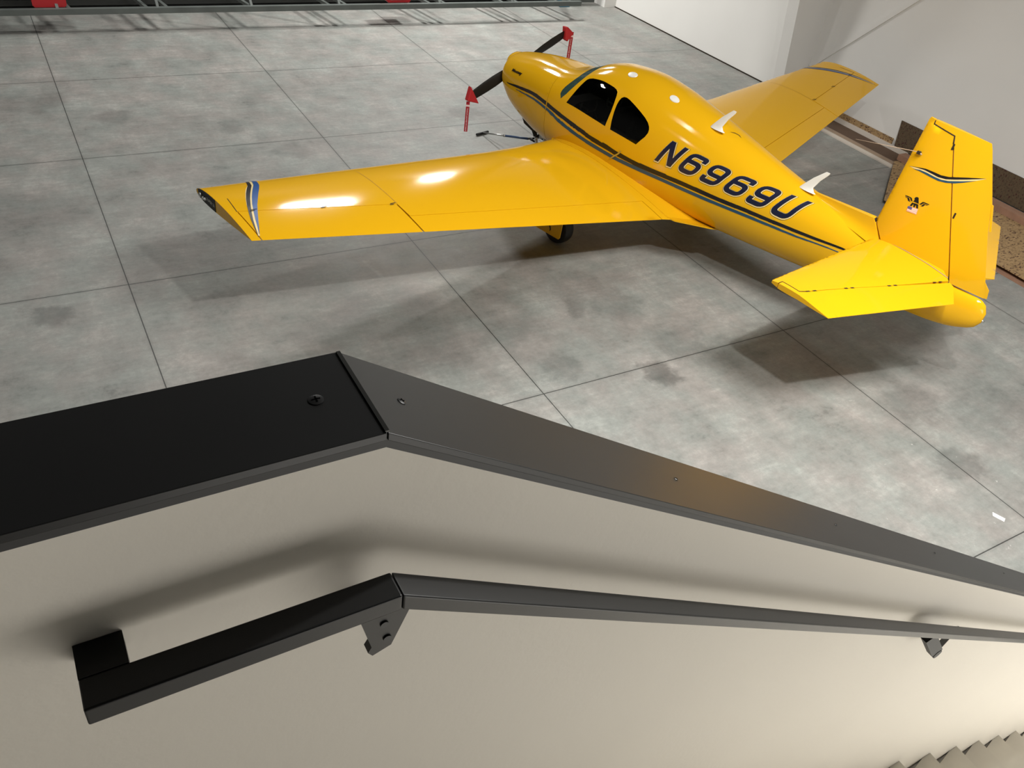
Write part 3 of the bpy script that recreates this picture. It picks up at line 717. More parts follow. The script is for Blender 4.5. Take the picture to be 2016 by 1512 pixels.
# --- wings
def le(y): return float(np.interp(y, [.2, .5, .75, 1.3, 1.8, 2.35, 3.7, 5.295], [1.47, 1.55, 1.60, 1.67, 1.71, 1.728, 1.757, 1.792]))
def te(y): return 3.735 - .188 * (y - .69) if y > .69 else 3.735 + .35 * (.69 - y)
def zle(y): return .716 + .0950 * (y - .6)
def zte(y): return .668 + .1085 * (y - .69)
def yt(f, t): f = min(max(f, 0), 1); return (.0010 if f > .5 else 0) + 5 * t * (.2969 * math.sqrt(f) - .126 * f - .3516 * f * f + .2843 * f ** 3 - .1036 * f ** 4)
def wz(x, y, up):
    a, c = le(y), te(y) - le(y); f = min(max((x - a) / c, 0), 1); t = .145 - .004 * y
    zc = zle(y) + (zte(y) - zle(y)) * f + c * .014 * 4 * f * (1 - f)
    return zc + (yt(f, t) * c * (1.0 if up else -.95))
def fr(y, f): return le(y) + (te(y) - le(y)) * f
YT_ = 5.295
def hinge(y): return 2.717 - .182 * (y - 3.685)
def flapx(y): return 2.916 - .160 * (y - 3.716)
FR = [.0008, .003, .007, .014, .025, .04, .06, .09, .13, .18, .24, .31, .39, .48, .57, .66, .75, .83, .90, .96]
G_ = .004
WMAIN = [(le(y), y) for y in np.arange(.30, YT_, .15)] + [(le(YT_), YT_)]
WMAIN += [(fr(YT_, f), YT_) for f in FR] + [(te(YT_), YT_)]
WMAIN += [(te(5.215), 5.215)] + [(2.30 + (hinge(5.215) - 2.30) * 1, 5.215)][:0]
WMAIN += [(fr(5.215, f), 5.215) for f in FR[::-1] if fr(5.215, f) > hinge(5.215) - G_ + .02]
WMAIN += [(hinge(y) - G_, y) for y in np.arange(5.215, 3.70, -.13)] + [(hinge(3.70) - G_, 3.70)]
WMAIN += [(flapx(3.70) - G_, 3.695)] + [(flapx(y) - G_, y) for y in np.arange(3.6, .8, -.15)]
WMAIN += [(flapx(.75) - G_, .75)] + [(x, .75) for x in np.arange(flapx(.75) + .04, te(.75) - .01, .06)] + [(te(.75), .75), (te(.30), .30)]
WMAIN += [(fr(.30, f), .30) for f in FR[::-1]]
def wing_lens(outer, ys):
    return outer, [(fr(y, f), y) for y in ys for f in FR]
def wing_side(s):
    par = None
    V, F = lens(WMAIN, [(fr(y, f), y) for y in np.arange(.36, 5.27, .12) for f in FR],
                lambda x, y: wz(x, y, True), lambda x, y: wz(x, y, False), lambda u, v, z_: (u, v * s, z_))
    wing = bo('wing', V, F, 'yellow', angle=50)
    AIL = [(hinge(y) + G_, y) for y in np.arange(3.715, 5.19, .12)] + [(hinge(5.205) + G_, 5.205)] + [(fr(5.205, f), 5.205) for f in FR if fr(5.205, f) > hinge(5.205) + .03] + [(te(5.205), 5.205)]
    AIL += [(te(y), y) for y in np.arange(5.05, 3.75, -.12)] + [(te(3.715), 3.715)] + [(fr(3.715, f), 3.715) for f in FR[::-1] if fr(3.715, f) > hinge(3.715) + .03]
    V, F = lens(AIL, [(fr(y, f), y) for y in np.arange(3.77, 5.14, .12) for f in FR], lambda x, y: wz(x, y, True), lambda x, y: wz(x, y, False), lambda u, v, z_: (u, v * s, z_))
    ail = bo('aileron', V, F, 'yellow', wing, angle=50)
    FLP = [(flapx(y) + G_, y) for y in np.arange(.76, 3.66, .15)] + [(flapx(3.70) + G_, 3.70)] + [(fr(3.70, f), 3.70) for f in FR if fr(3.70, f) > flapx(3.7) + .03] + [(te(3.70), 3.70)]
    FLP += [(te(y), y) for y in np.arange(3.6, .8, -.15)] + [(te(.76), .76)] + [(fr(.76, f), .76) for f in FR[::-1] if fr(.76, f) > flapx(.76) + .03]
    V, F = lens(FLP, [(fr(y, f), y) for y in np.arange(.82, 3.66, .12) for f in FR], lambda x, y: wz(x, y, True), lambda x, y: wz(x, y, False), lambda u, v, z_: (u, v * s, z_))
    bo('flap', V, F, 'yellow', wing, angle=50)
    up = lambda off=.0022: (lambda x, y: (x, y * s, wz(x, y, True) + off))
    # panel joints, aileron hinges
    V, F = ribbon([(2.20, 5.185), (hinge(5.165), 5.215)], .006, up(), .03); bo('joint_line', V, F, 'gap', wing)
    V, F = ribbon([(1.95, 3.69), (hinge(3.69) - .01, 3.70)], .0035, up(), .03); bo('joint_line', V, F, mat_line, wing)
    for yh in (5.06, 4.42, 3.74):
        V, F = join(*[([up(.004)(x + hinge(yh), y) for x, y in q], [(0, 1, 2, 3)]) for q in (
            [(-.020, yh - .03), (-.010, yh - .03), (-.010, yh + .03), (-.020, yh + .03)], [(-.003, yh + .0), (.008, yh + .0), (.008, yh + .045), (-.003, yh + .045)])])
        bo('hinge', V, F, 'gap', ail, smooth=False)
    if s == 1:
        pts = [(1.83,4.86,.004,0),(1.90,4.855,.05,.02),(1.99,4.87,.07,.03),(2.10,4.92,.085,.04),(2.22,4.985,.085,.04),(2.34,5.03,.08,.035),(2.47,5.075,.07,.03),(2.60,5.12,.045,.02),(2.72,5.155,.03,.01),(2.83,5.185,.004,0)]
    # stripe pair near the tip: dark outboard, blue inboard
    dk = [(1.762,4.800),(1.80,4.812),(1.87,4.828),(1.985,4.865),(2.088,4.925),(2.164,4.968),(2.263,5.018),(2.381,5.070),(2.498,5.116),(2.601,5.152),(2.707,5.182),(2.84,5.217)]
    dw = [.004,.020,.030,.036,.037,.037,.035,.031,.025,.019,.011,.003]
    bl = [(1.762,4.780),(1.80,4.770),(1.87,4.762),(1.994,4.802),(2.074,4.846),(2.152,4.892),(2.252,4.947),(2.369,5.008),(2.495,5.064),(2.612,5.113),(2.707,5.150),(2.811,5.194)]
    bw = [.004,.026,.044,.052,.056,.055,.052,.044,.034,.024,.013,.003]
    V, F = ribbon([((a[0] + b_[0]) / 2, (a[1] + b_[1]) / 2) for a, b_ in zip(dk, bl)], [(d + e) / 2 * 1.0 + abs(a[1] - b_[1]) - .010 for d, e, a, b_ in zip(dw, bw, dk, bl)], up(.0016), .03); bo('stripe_outline', V, F, 'cream', wing)
    V, F = ribbon(dk, dw, up(.0030), .03); bo('dark_stripe', V, F, 'black_decal', wing)
    V, F = ribbon(bl, bw, up(.0030), .03); bo('blue_stripe', V, F, 'bright_blue', wing)
    # recessed light housing in the wing tip
    xs = [1.842, 1.87, 1.92, 1.98, 2.05, 2.12, 2.19]
    poly = [(x, wz(x, YT_, True) - .004) for x in xs] + [(x, wz(x, YT_, False) + .004) for x in xs[::-1]]
    V, F = prism(poly, 'y', YT_ * s - .001, YT_ * s + s * .004)
    tip = bo('tip_light_bay', [(a, b_, c) for a, b_, c in V], F, 'black', wing, smooth=False)
    for (xx, zz, rr, mm) in ((1.90, .0, .020, 'silver'), (1.955, -.012, .016, 'silver'), (2.0, -.006, .012, 'silver')):
        zc = (wz(xx, YT_, True) + wz(xx, YT_, False)) / 2 + zz
        bo('tip_light', *tube([(xx, YT_ * s, zc), (xx, (YT_ + .018) * s, zc), (xx, (YT_ + .026) * s, zc)], [rr, rr, rr * .5], 14), mm, tip)
    Vt, Ft, L_ = text_mesh('SUPER 21', .042, spacing=1.05)
    zc = (wz(2.1, YT_, True) + wz(2.1, YT_, False)) / 2 - .012
    if s == 1: bo('tip_lettering', [(2.02 + x * .155 / L_, (YT_ + .0055) * s, zc + y - (x / L_) * .004) for x, y in Vt], Ft, 'white_plastic', tip, smooth=False)
    # root fairing: blends wing and belly
    V, F = [], []
    secs = np.linspace(1.58, 4.12, 26); nk = 7
    for x in secs:
        if x < te(.69):
            yo = .66; zo = wz(min(max(x, le(.69) + .01), te(.69) - .005), .69, True) + .003
            f = (x - 1.58) / .30
            if f < 1: yo = .53 + .13 * f
        else:
            f = (x - te(.69)) / (4.12 - te(.69)); yo = .70 * (1 - f) + .355 * f; zo = (zte(.69) + .006) * (1 - f) + .655 * f
        # where the fairing meets the hull side
        th = 1.98 if x < 2.4 else 1.98 + (x - 2.4) * .38
        th = min(th, 2.62); pi_ = hpt(x, th, -.002, 1)
        for k in range(nk):
            g = k / (nk - 1); c = (1 - math.cos(g * math.pi / 2))
            V.append((x, (pi_[1] + (yo - pi_[1]) * g) * s, pi_[2] + (zo - pi_[2]) * math.sin(g * math.pi / 2) if pi_[2] > zo else pi_[2] + (zo - pi_[2]) * g))
        V.append((x, yo * s, zo - .012)); V.append((x, max(pi_[1] - .05, .02) * s, min(zo - .03, pi_[2] - .03)))
    m_ = nk + 2
    for i in range(len(secs) - 1):
        for k in range(m_): F.append((i * m_ + k, i * m_ + (k + 1) % m_, (i + 1) * m_ + (k + 1) % m_, (i + 1) * m_ + k))
    F += [tuple(range(m_)), tuple(range((len(secs) - 1) * m_, len(secs) * m_))]
    bo('wing_root_fairing', V, F, 'yellow', wing, angle=60)
    return wing
mat_line = mat('faint_panel_line', (0.30, 0.14, 0.006), 0.6)
wing_p = wing_side(1); wing_s = wing_side(-1)

# --- fin and rudder (x, z outline; thickness along y)
ZH = 1.24
def fle(z): return float(np.interp(z, [1.22, 1.43, 2.52], [5.705, 5.720, 5.808]))
def fte(z): return 6.965 - (z - 1.19) * (6.965 - 6.398) / (2.485 - 1.19)
def fy(x, z):
    f = (x - fle(z)) / (fte(z) - fle(z)); return max(yt(f, .085) * (fte(z) - fle(z)), .0015)
def plate(name, outline, m, parent, yfn=fy, step=.07):
    o = densify(outline, .05); xs = [p[0] for p in o]; zs_ = [p[1] for p in o]
    inner = [(x, z) for x in np.arange(min(xs) + .02, max(xs), step) for z in np.arange(min(zs_) + .02, max(zs_), step)]
    inner += [(fle(z) + d, z) for z in np.arange(1.24, 2.5, .06) for d in (.001, .004, .010, .02, .035)] if yfn is fy else []
    V, F = lens(o, inner, lambda u, v: yfn(u, v), lambda u, v: -yfn(u, v), lambda u, v, y: (u, y, v))
    return bo(name, V, F, m, parent, angle=50)
g = .0032
fin = plate('fin', [(5.902, 1.222), (5.722, 1.435), (5.800, 2.495), (5.812, 2.516), (5.858, 2.508), (5.863 - g, 2.466), (6.078 - g, 2.432), (6.095 - g, 2.38), (6.618 - g, 1.182)], 'yellow', PL)
rud = plate('rudder', [(5.863 + g, 2.508), (5.868 + g, 2.476), (6.085 + g, 2.443), (6.104 + g, 2.38), (6.625 + g, 1.185), (6.958, 1.185), (6.962, 1.26), (6.905, 1.33), (6.715, 1.765), (6.640, 2.00), (6.425, 2.44), (6.398, 2.485)], 'yellow', fin)
mesh_obj('rudder_trim_tab', *prism([(6.652, 2.00), (6.740, 1.78), (6.722, 1.775), (6.632, 2.005)], 'y', -.004, .004), M['yellow'], rud)
mesh_obj('rudder_lower_tab', *prism([(6.900, 1.335), (6.968, 1.275), (6.985, 1.195), (6.955, 1.190), (6.94, 1.26)], 'y', -.003, .003), M['yellow'], rud)
for (x, z) in ((6.108, 2.355), (6.388, 1.795), (6.598, 1.235)):
    bo('hinge', *box(x - .004, x + .012, -.030, .030, z - .035, z + .02), 'gap', fin, smooth=False)
# dorsal fairing in front of the fin: broad at the foot, sharp on top
V, F = [], []; secs = np.linspace(4.86, 5.70, 12); nz = 8
for x in secs:
    f = (x - 4.86) / .84
    ztop = 1.408 + .036 * f; zt = hull(x)[1]
    for s in (1, -1):
        for k in range(nz):
            g_ = k / (nz - 1); zz = ztop + (zt - .05 - ztop) * g_
            V.append((x + (g_ * .19 * f), s * (.012 + .022 * f + (.05 + .02 * f) * g_ ** 3), zz if s == 1 else zz))
for i in range(len(secs) - 1):
    for s in (0, 1):
        for k in range(nz - 1):
            a = i * 2 * nz + s * nz + k; F.append((a, a + 1, a + 2 * nz + 1, a + 2 * nz))
    a = i * 2 * nz; F.append((a, a + nz, a + 3 * nz, a + 2 * nz))
a = (len(secs) - 1) * 2 * nz
F += [(a + k, a + k + 1, a + nz + k + 1, a + nz + k) for k in range(nz - 1)]
bo('dorsal_fairing', V, F, 'yellow', fus, angle=60)
bo('fin_gap_seal', *prism([(5.695, 1.425), (5.700, 1.441), (5.722, 1.432), (5.735, 1.37)], 'y', -.024, .024), 'gap', fin, smooth=False)
# fin stripes, emblem, flag
def fin_map(off, s=1): return lambda x, z: (x, s * (fy(x, z) + off), z)
bt = [(5.812,2.041),(5.888,2.062),(5.972,2.081),(6.048,2.082),(6.125,2.08),(6.194,2.092),(6.244,2.11),(6.338,2.144),(6.43,2.176),(6.494,2.196)]
bb = [(5.812,2.041),(5.89,2.058),(5.964,2.066),(6.035,2.061),(6.107,2.054),(6.178,2.063),(6.248,2.088),(6.345,2.128),(6.434,2.168),(6.494,2.196)]
lt = [(5.854,2.033),(5.925,2.05),(6.002,2.051),(6.074,2.044),(6.142,2.043),(6.204,2.056),(6.254,2.075),(6.322,2.102),(6.381,2.128),(6.428,2.15)]
lb = [(5.854,2.033),(5.915,2.038),(5.979,2.034),(6.051,2.027),(6.122,2.023),(6.192,2.034),(6.263,2.057),(6.328,2.09),(6.384,2.123),(6.428,2.15)]
def strip2(A, B_, mp):
    V = [mp(*p) for a, b_ in zip(A, B_) for p in (a, b_)]; return V, [(2 * i, 2 * i + 1, 2 * i + 3, 2 * i + 2) for i in range(len(A) - 1)]
for s in (1, -1):
    bo('stripe_outline', *strip2([(a[0], a[1] - .002) for a in bt], [(a[0], a[1] - .001) for a in [bb[0]] + lb[1:]], fin_map(.0012, s)), 'cream', fin)
    bo('dark_stripe', *strip2(bt, bb, fin_map(.0024, s)), 'black_decal', fin)
    bo('blue_stripe', *strip2(lt, lb, fin_map(.0024, s)), 'blue_decal', fin)
EMB = dict(
 head=[(5.9919,1.784),(5.9929,1.7932),(5.9983,1.8043),(6.006,1.8104),(6.0175,1.812),(6.0257,1.8095),(6.0305,1.8029),(6.0371,1.7867),(6.0506,1.7595),(6.0298,1.7589),(5.9925,1.7597),(6.0003,1.7772),(5.9998,1.784)],
 body=[(5.9884,1.7455),(6.0071,1.7469),(6.0267,1.7505),(6.051,1.7509),(6.0569,1.7343),(6.0653,1.7143),(6.048,1.7117),(6.034,1.7344),(6.0298,1.736),(6.0298,1.7131),(6.0167,1.7107),(6.0082,1.7351),(6.0039,1.7349),(6.001,1.7142),(5.9806,1.7084),(5.9841,1.7277)],
 wl1=[(5.8955,1.7815),(5.928,1.7845),(5.9598,1.7846),(5.9715,1.7784),(5.981,1.7616),(5.9924,1.7579),(5.9807,1.7544),(5.9671,1.7571),(5.9568,1.7718),(5.9494,1.7764),(5.9236,1.7746),(5.9033,1.7762)],
 wl2=[(5.9023,1.7705),(5.9263,1.7688),(5.943,1.771),(5.9528,1.7613),(5.9638,1.745),(5.9776,1.7459),(5.9738,1.7425),(5.9579,1.7424),(5.9435,1.7466),(5.9325,1.761),(5.9243,1.7653),(5.9086,1.7645)],
 wr1=[(6.0534,1.7608),(6.0621,1.7647),(6.0704,1.7807),(6.0767,1.7896),(6.0903,1.794),(6.1161,1.7943),(6.1436,1.7945),(6.1399,1.7877),(6.1117,1.7853),(6.0918,1.7833),(6.0837,1.7745),(6.0763,1.7606),(6.0648,1.7589)],
 wr2=[(6.0624,1.749),(6.0803,1.7519),(6.0871,1.7672),(6.0945,1.7776),(6.1144,1.7796),(6.1363,1.7808),(6.1284,1.7755),(6.1093,1.7755),(6.1025,1.7602),(6.0952,1.7499),(6.0831,1.7496)])
bo('eagle_emblem', *join(*[poly_patch(p, fin_map(.0024), .02) for p in EMB.values()]), 'black_decal', fin, smooth=False)
flag = bo('flag_sticker', *poly_patch([(5.9701,1.6700),(5.9694,1.7016),(6.0667,1.7132),(6.0733,1.6568),(5.9719,1.6493)], fin_map(.0030), .02), 'flag_pink', fin, smooth=False)
bo('flag_canton', *poly_patch([(5.9694,1.7016),(6.0108,1.7044),(6.0121,1.6784),(5.9701,1.6788)], fin_map(.0042), .02), 'flag_blue', flag, smooth=False)
for i in range(3):
    z = 1.664 + i * .014
    bo('flag_stripe', *poly_patch([(5.975,z),(5.975,z+.005),(6.068,z+.008),(6.069,z+.003)] if i < 1 else [(6.014,z),(6.014,z+.005),(6.066,z+.010),(6.067,z+.005)], fin_map(.0042), .02), 'paper', flag, smooth=False)
V, F = ribbon([(5.866, 2.506), (5.868, 2.471), (6.084, 2.437), (6.100, 2.37)], .008, fin_map(.002), .03); bo('joint_line', V, F, 'gap', fin)
# whip aerial on the fin
mesh_obj('whip_aerial', *join(tube([B((5.852, .045, 2.199)), B((5.339, .30, 2.171))], [.0035, .0022], 8), tube([B((5.845, .045, 2.20)), B((5.885, .045, 2.185))], .008, 8)), M['tan_wood'], fin, smooth=True)
mesh_obj('aerial_foot', *box(5.835, 5.870, -.055, -.030, 2.180, 2.206), M['gap'], fin)

# --- stabilizers and elevators (x, y outline)
def sle(y): return 5.765 - .026 * y
def ste(y): return 6.86 - (y - .44) * (6.86 - 6.35) / (1.765 - .44)
def sz(x, y, sg):
    f = (x - sle(y)) / (ste(y) - sle(y)); return ZH - (.03 * max(0, f - .5) * 2 if f > .5 else 0) + sg * max(yt(f, .085) * (ste(y) - sle(y)), .0015)
def stab(s):
    def pl(name, outline, parent):
        # a chamfered gap shows between stabilizer and elevator horn
        o = densify(outline, .05); xs = [p[0] for p in o]; ys = [p[1] for p in o]
        inner = [(x, y) for x in np.arange(min(xs) + .02, max(xs), .07) for y in np.arange(min(ys) + .02, max(ys), .07)]
        inner += [(sle(y) + d, y) for y in np.arange(.05, 1.75, .06) for d in (.001, .004, .010, .02, .035)]
        V, F = lens(o, inner, lambda u, v: sz(u, v, 1), lambda u, v: sz(u, v, -1), lambda u, v, z_: (u, v * s, z_))
        return bo(name, V, F, 'yellow', parent, angle=50)
    e = .003
    st = pl('stabilizer', [(sle(0), .0), (sle(1.70), 1.70), (5.735, 1.745), (5.80, 1.752), (5.802, 1.695), (5.99, 1.705), (6.025 - e, 1.655), (6.206 - e, 1.218), (6.397 - e, .776), (6.650 - e, .150), (6.50, .0)], PL)
    el = pl('elevator', [(5.812, 1.703), (5.812, 1.757), (6.35, 1.766), (6.86, .44), (6.72, .19), (6.668 + e, .165), (6.397 + e, .776), (6.206 + e, 1.218), (6.032 + e, 1.652), (5.998, 1.713)], st)
    for (x, y) in ((6.05, 1.60), (6.206, 1.218), (6.397, .776), (6.60, .28)):
        dx_, dy_ = .38, -.92
        for d in (-.035, .035):
            a = (x + dx_ * (d - .018), y + dy_ * (d - .018)); b_ = (x + dx_ * (d + .018), y + dy_ * (d + .018))
            V = [(p[0] + q, p[1] * s, sz(p[0], p[1], 1) + .0025) for p in (a, b_) for q in (-.009, .009)]
            bo('hinge', V, [(0, 1, 3, 2)], 'gap', el, smooth=False)
    V, F = ribbon([(5.806, 1.752), (5.807, 1.698), (5.994, 1.709), (6.028, 1.65)], .007, lambda x, y: (x, y * s, sz(x, y, 1) + .002), .03); bo('joint_line', V, F, 'gap', st)
    V, F = ribbon([(5.90, .035), (6.62, .115)], .012, lambda x, y: (x, y * s, sz(x, y, 1) + .003), .05); bo('root_seal', V, F, 'tan_wood', st)
    return st
stab(1); stab(-1)
bo('tail_skid', *prism([(5.25, .66), (5.32, .66), (5.40, .52), (5.34, .50)], 'y', -.012, .012), 'gap', fus, smooth=False)

# --- stripes on the body sides
DK = [(.46,1.56,.003),(.53,1.55,.012),(.75,1.500,.030),(1.10,1.455,.042),(1.32,1.467,.045),(1.66,1.519,.048),(2.148,1.571,.048),(2.596,1.588,.048),(3.078,1.604,.048),(3.648,1.589,.046),(4.243,1.579,.042),(4.8,1.537,.036),(5.266,1.44,.028),(5.566,1.30,.020),(5.76,1.19,.016)]
BL = [(.72,1.560,.003),(.85,1.548,.010),(1.242,1.534,.026),(1.678,1.580,.038),(2.073,1.624,.041),(2.348,1.643,.041),(2.857,1.660,.041),(3.382,1.664,.038),(4.065,1.664,.034),(4.695,1.632,.028),(5.171,1.588,.016),(5.506,1.487,.009),(5.62,1.44,.003)]
def skin_step(x, t, d):
    # angle reached after walking the distance d around the section
    a = hpt(x, t); n_ = 0; sg = math.copysign(.004, d); tt_ = t; acc = 0
    while acc < abs(d) and n_ < 400:
        b_ = hpt(x, tt_ + sg); st_ = float(np.linalg.norm(b_ - a)); acc += st_; tt_ += sg; a = b_; n_ += 1
    return tt_
def smooth3(pts, n=30):
    P = [Vector(p) for p in pts]; out = []
    for i in range(len(P) - 1):
        p0, p1, p2, p3 = P[max(i - 1, 0)], P[i], P[i + 1], P[min(i + 2, len(P) - 1)]
        for k in range(n):
            t = k / n; out.append(.5 * ((2 * p1) + (p2 - p0) * t + (2 * p0 - 5 * p1 + 4 * p2 - p3) * t * t + (3 * p1 - p0 - 3 * p2 + p3) * t ** 3))
    out.append(P[-1]); return out
for s in (1, -1):
    for nm, L_, mm in (('dark_stripe', DK, 'black_decal'), ('blue_stripe', BL, 'blue_decal')):
        for part, lo, hi in ((cowl, .21, 1.4045), (fus, 1.4115, 5.77)):
            q = [p for p in smooth3(L_) if lo <= p[0] <= hi]
            if len(q) < 3: continue
            # widths are metres on the skin; convert to angle by the local section size
            V, F = [], []
            for p in q:
                V += [hp(p[0], skin_step(p[0], p[1], -p[2] / 2), .0024, s), hp(p[0], p[1], .0028, s), hp(p[0], skin_step(p[0], p[1], p[2] / 2), .0024, s)]
            for i in range(len(q) - 1): F += [(3 * i, 3 * i + 1, 3 * i + 4, 3 * i + 3), (3 * i + 1, 3 * i + 2, 3 * i + 5, 3 * i + 4)]
            bo(nm, V, F, mm, part)

# --- registration: squarish slanted figures drawn as strokes, then laid on the skin
def reg_map(off, s):
    def f(u, v):
        # u in metres along the baseline, v in metres of height
        fu = u / 1.694; fv = v / .29
        x = 3.247 + u + .1364 * fv
        tb = 1.474 - .115 * fu ** 1.0; tt = 1.066 - .155 * fu - .45 * max(fu, 0) ** 3.2
        return hp(x, tb + (tt - tb) * fv, off, s)
    return f
H_, Wg, T_ = .29, .225, .054
def gl(ch):
    h, w_, t = H_, Wg, T_; a, b_, c, d = t / 2, w_ - t / 2, t / 2, h - t / 2; m_ = h * .56
    if ch == 'N': return [[(a, 0), (a, h)], [(a + .004, h - .012), (b_ - .004, .012)], [(b_, 0), (b_, h)]]
    if ch == 'U': return [rounded([(a, h), (a, c), (b_, c), (b_, h)], .055)]
    six = [rounded([(b_, h * .70), (b_, d), (a, d), (a, c), (b_, c), (b_, m_), (a, m_)], .062)]
    if ch == '6': return six
    return [[(w_ - x, h - y) for x, y in st] for st in six]
for s in (1, -1):
    for li, ch in enumerate('N6969U' if s == 1 else 'U9696N'):
        u0 = li * (1.694 - Wg) / 5
        strokes = gl(ch)
        if s == -1: strokes = [[(Wg - x, y) for x, y in st] for st in strokes]
        for off, ex, mm, sh in ((.0016, .021, 'black_decal', .006), (.0024, .015, 'cream', .005), (.0034, 0, 'navy', 0)):
            parts = []
            for st in strokes:
                q = list(st)
                if ex:
                    d0 = Vector(q[0]) - Vector(q[1]); d0 = d0.normalized() * ex / 2; d1 = Vector(q[-1]) - Vector(q[-2]); d1 = d1.normalized() * ex / 2
                    q[0] = (q[0][0] + d0.x, q[0][1] + d0.y); q[-1] = (q[-1][0] + d1.x, q[-1][1] + d1.y)
                parts.append(ribbon([(x + u0 + sh, y - sh) for x, y in q], T_ + ex, reg_map(off, s), .03))
            V, F = join(*parts)
            if mm == 'navy': bo('registration_letter' if ch in 'NU' else 'registration_digit', V, F, mm, fus, smooth=False)
            elif mm == 'cream': bo('letter_outline', V, F, mm, fus, smooth=False)
            else: bo('letter_edge', V, F, mm, fus, smooth=False)
Vt, Ft, L_ = text_mesh('Mooney', .075, shear=.25, bold=.004)
bo('nose_lettering', [hp(.525 + x * .25 / L_, 1.17 - y * 2.0, .004, 1) for x, y in Vt], Ft, 'black_decal', cowl, smooth=False)

# --- aerials, discs, rivets and small fittings on the roof
def blade_aerial(x, y, th):
    p = hpt(x, th, 0, 1); base = Vector((p[0], p[1], p[2]))
    sec = [(0.0, .0, .20, .050), (.012, .005, .17, .036), (.05, .035, .115, .020), (.15, .115, .085, .015), (.235, .200, .062, .012), (.262, .228, .045, .010)]
    V, F = [], []; n = 16
    for h, bx_, ch, tk in sec:
        for k in range(n):
            a = 2 * math.pi * k / n; V.append((base.x + bx_ + ch / 2 + ch / 2 * math.cos(a), base.y + tk / 2 * math.sin(a), base.z - .006 + h))
    for i in range(len(sec) - 1):
        for k in range(n): F.append((i * n + k, i * n + (k + 1) % n, (i + 1) * n + (k + 1) % n, (i + 1) * n + k))
    F += [tuple(range(n)), tuple(range((len(sec) - 1) * n, len(sec) * n))]
    bo('blade_aerial', V, F, 'white_plastic', fus)
blade_aerial(3.655, 0, .40); blade_aerial(4.845, 0, .22)
for (x, t) in ((2.43, .36), (3.10, .387)):
    V, F = [], []; n = 24
    for j, (r, o_) in enumerate(((.060, .001), (.055, .008), (.030, .012), (0.001, .013))):
        for k in range(n):
            a = 2 * math.pi * k / n; w_ = hull(x)[1] - hull(x)[3]
            V.append(hp(x + (r * 1.25 if math.cos(a) > 0 else r) * math.cos(a), t + r * .85 / .60 * math.sin(a) * .9, o_, 1))
    for j in range(3):
        for k in range(n): F.append((j * n + k, j * n + (k + 1) % n, (j + 1) * n + (k + 1) % n, (j + 1) * n + k))
    bo('antenna_disc', V, F, 'white_plastic', fus)
V, F = ribbon([(3.86, .20), (3.90, .13), (3.95, .10), (3.99, .13)], [.003, .016, .018, .004], lambda a, b_: hp(a, b_, .003, 1), .02); bo('air_vent', V, F, 'gap', fus)
# step on the wing root and door handle
V, F = ribbon([(2.63, 1.70), (2.70, 1.62), (2.78, 1.56)], [.012, .02, .012], lambda a, b_: hp(a, b_, .012, 1), .02); bo('door_handle', V, F, 'silver', fus)
# rivets: belly panel and cowling joint
def rivets(name, pts, r, parent, s=1, m='yellow'):
    parts = []
    for x, t in pts:
        c = Vector(hpt(x, t, 0, s)); n_ = (Vector(hpt(x, t, .01, s)) - c).normalized(); u = n_.orthogonal().normalized(); v = n_.cross(u)
        V = [c + (u * math.cos(a) + v * math.sin(a)) * r - n_ * .001 for a in [k * math.pi / 4 for k in range(8)]] + [c + n_ * r * .45]
        parts.append(([tuple(q) for q in V], [(k, (k + 1) % 8, 8) for k in range(8)]))
    bo(name, *join(*parts), m, parent)
rivets('rivet_row', [(3.62 + .10 * k, 1.84 + .012 * k) for k in range(9)] + [(3.55, 1.93 + .06 * k) for k in range(4)] + [(4.45, 2.0 + .06 * k) for k in range(2)], .0045, fus)
rivets('cowl_fasteners', [(1.385, .15 + .16 * k) for k in range(15)], .0055, cowl, m=mat_line)
V, F = ribbon([(1.05, .62), (1.20, .50), (1.38, .18)], .004, lambda a, b_: hp(a, b_, .0015, 1), .03); bo('panel_joint', V, F, mat_line, cowl)

# --- undercarriage
def wheel(name, x, y, r, wd, parent):
    prof = [(.30, .30), (.42, .42), (.80, .50), (.95, .42), (1.0, .22), (1.0, -.22), (.95, -.42), (.80, -.50), (.42, -.42), (.30, -.30)]
    V, F = [], []; n = 36
    for k in range(n):
        a = 2 * math.pi * k / n
        V += [(x + r * q * math.cos(a), y + wd * e_, r + r * q * math.sin(a)) for q, e_ in prof]
    m_ = len(prof)
    for k in range(n):
        for j in range(m_): F.append((k * m_ + j, k * m_ + (j + 1) % m_, ((k + 1) % n) * m_ + (j + 1) % m_, ((k + 1) % n) * m_ + j))
    w_ = bo(name, V, F, 'black', parent, angle=40)
    bo('wheel_hub', *tube([(x, y - wd * .36, r), (x, y + wd * .36, r)], r * .42, 24), 'silver', w_)
    return w_
def gear(name, x, y, r, wd, ztop):
    g_ = bpy.data.objects.new(name, None); C.objects.link(g_); g_.parent = PL; g_.location = (0, 0, 0)
    wheel('wheel', x, y, r, wd, g_)
    bo('gear_leg', *tube([(x - .10, y - math.copysign(.02, y or 1), r + .22), (x - .14, y - math.copysign(.02, y or 1), ztop)], .035, 14), 'silver', g_)
    bo('trailing_arm', *tube([(x, y + wd * .62, r), (x - .10, y + wd * .60, r + .24)], .022, 12), 'silver', g_)
    bo('trailing_arm', *tube([(x, y - wd * .62, r), (x - .10, y - wd * .60, r + .24)], .022, 12), 'silver', g_)
    return g_
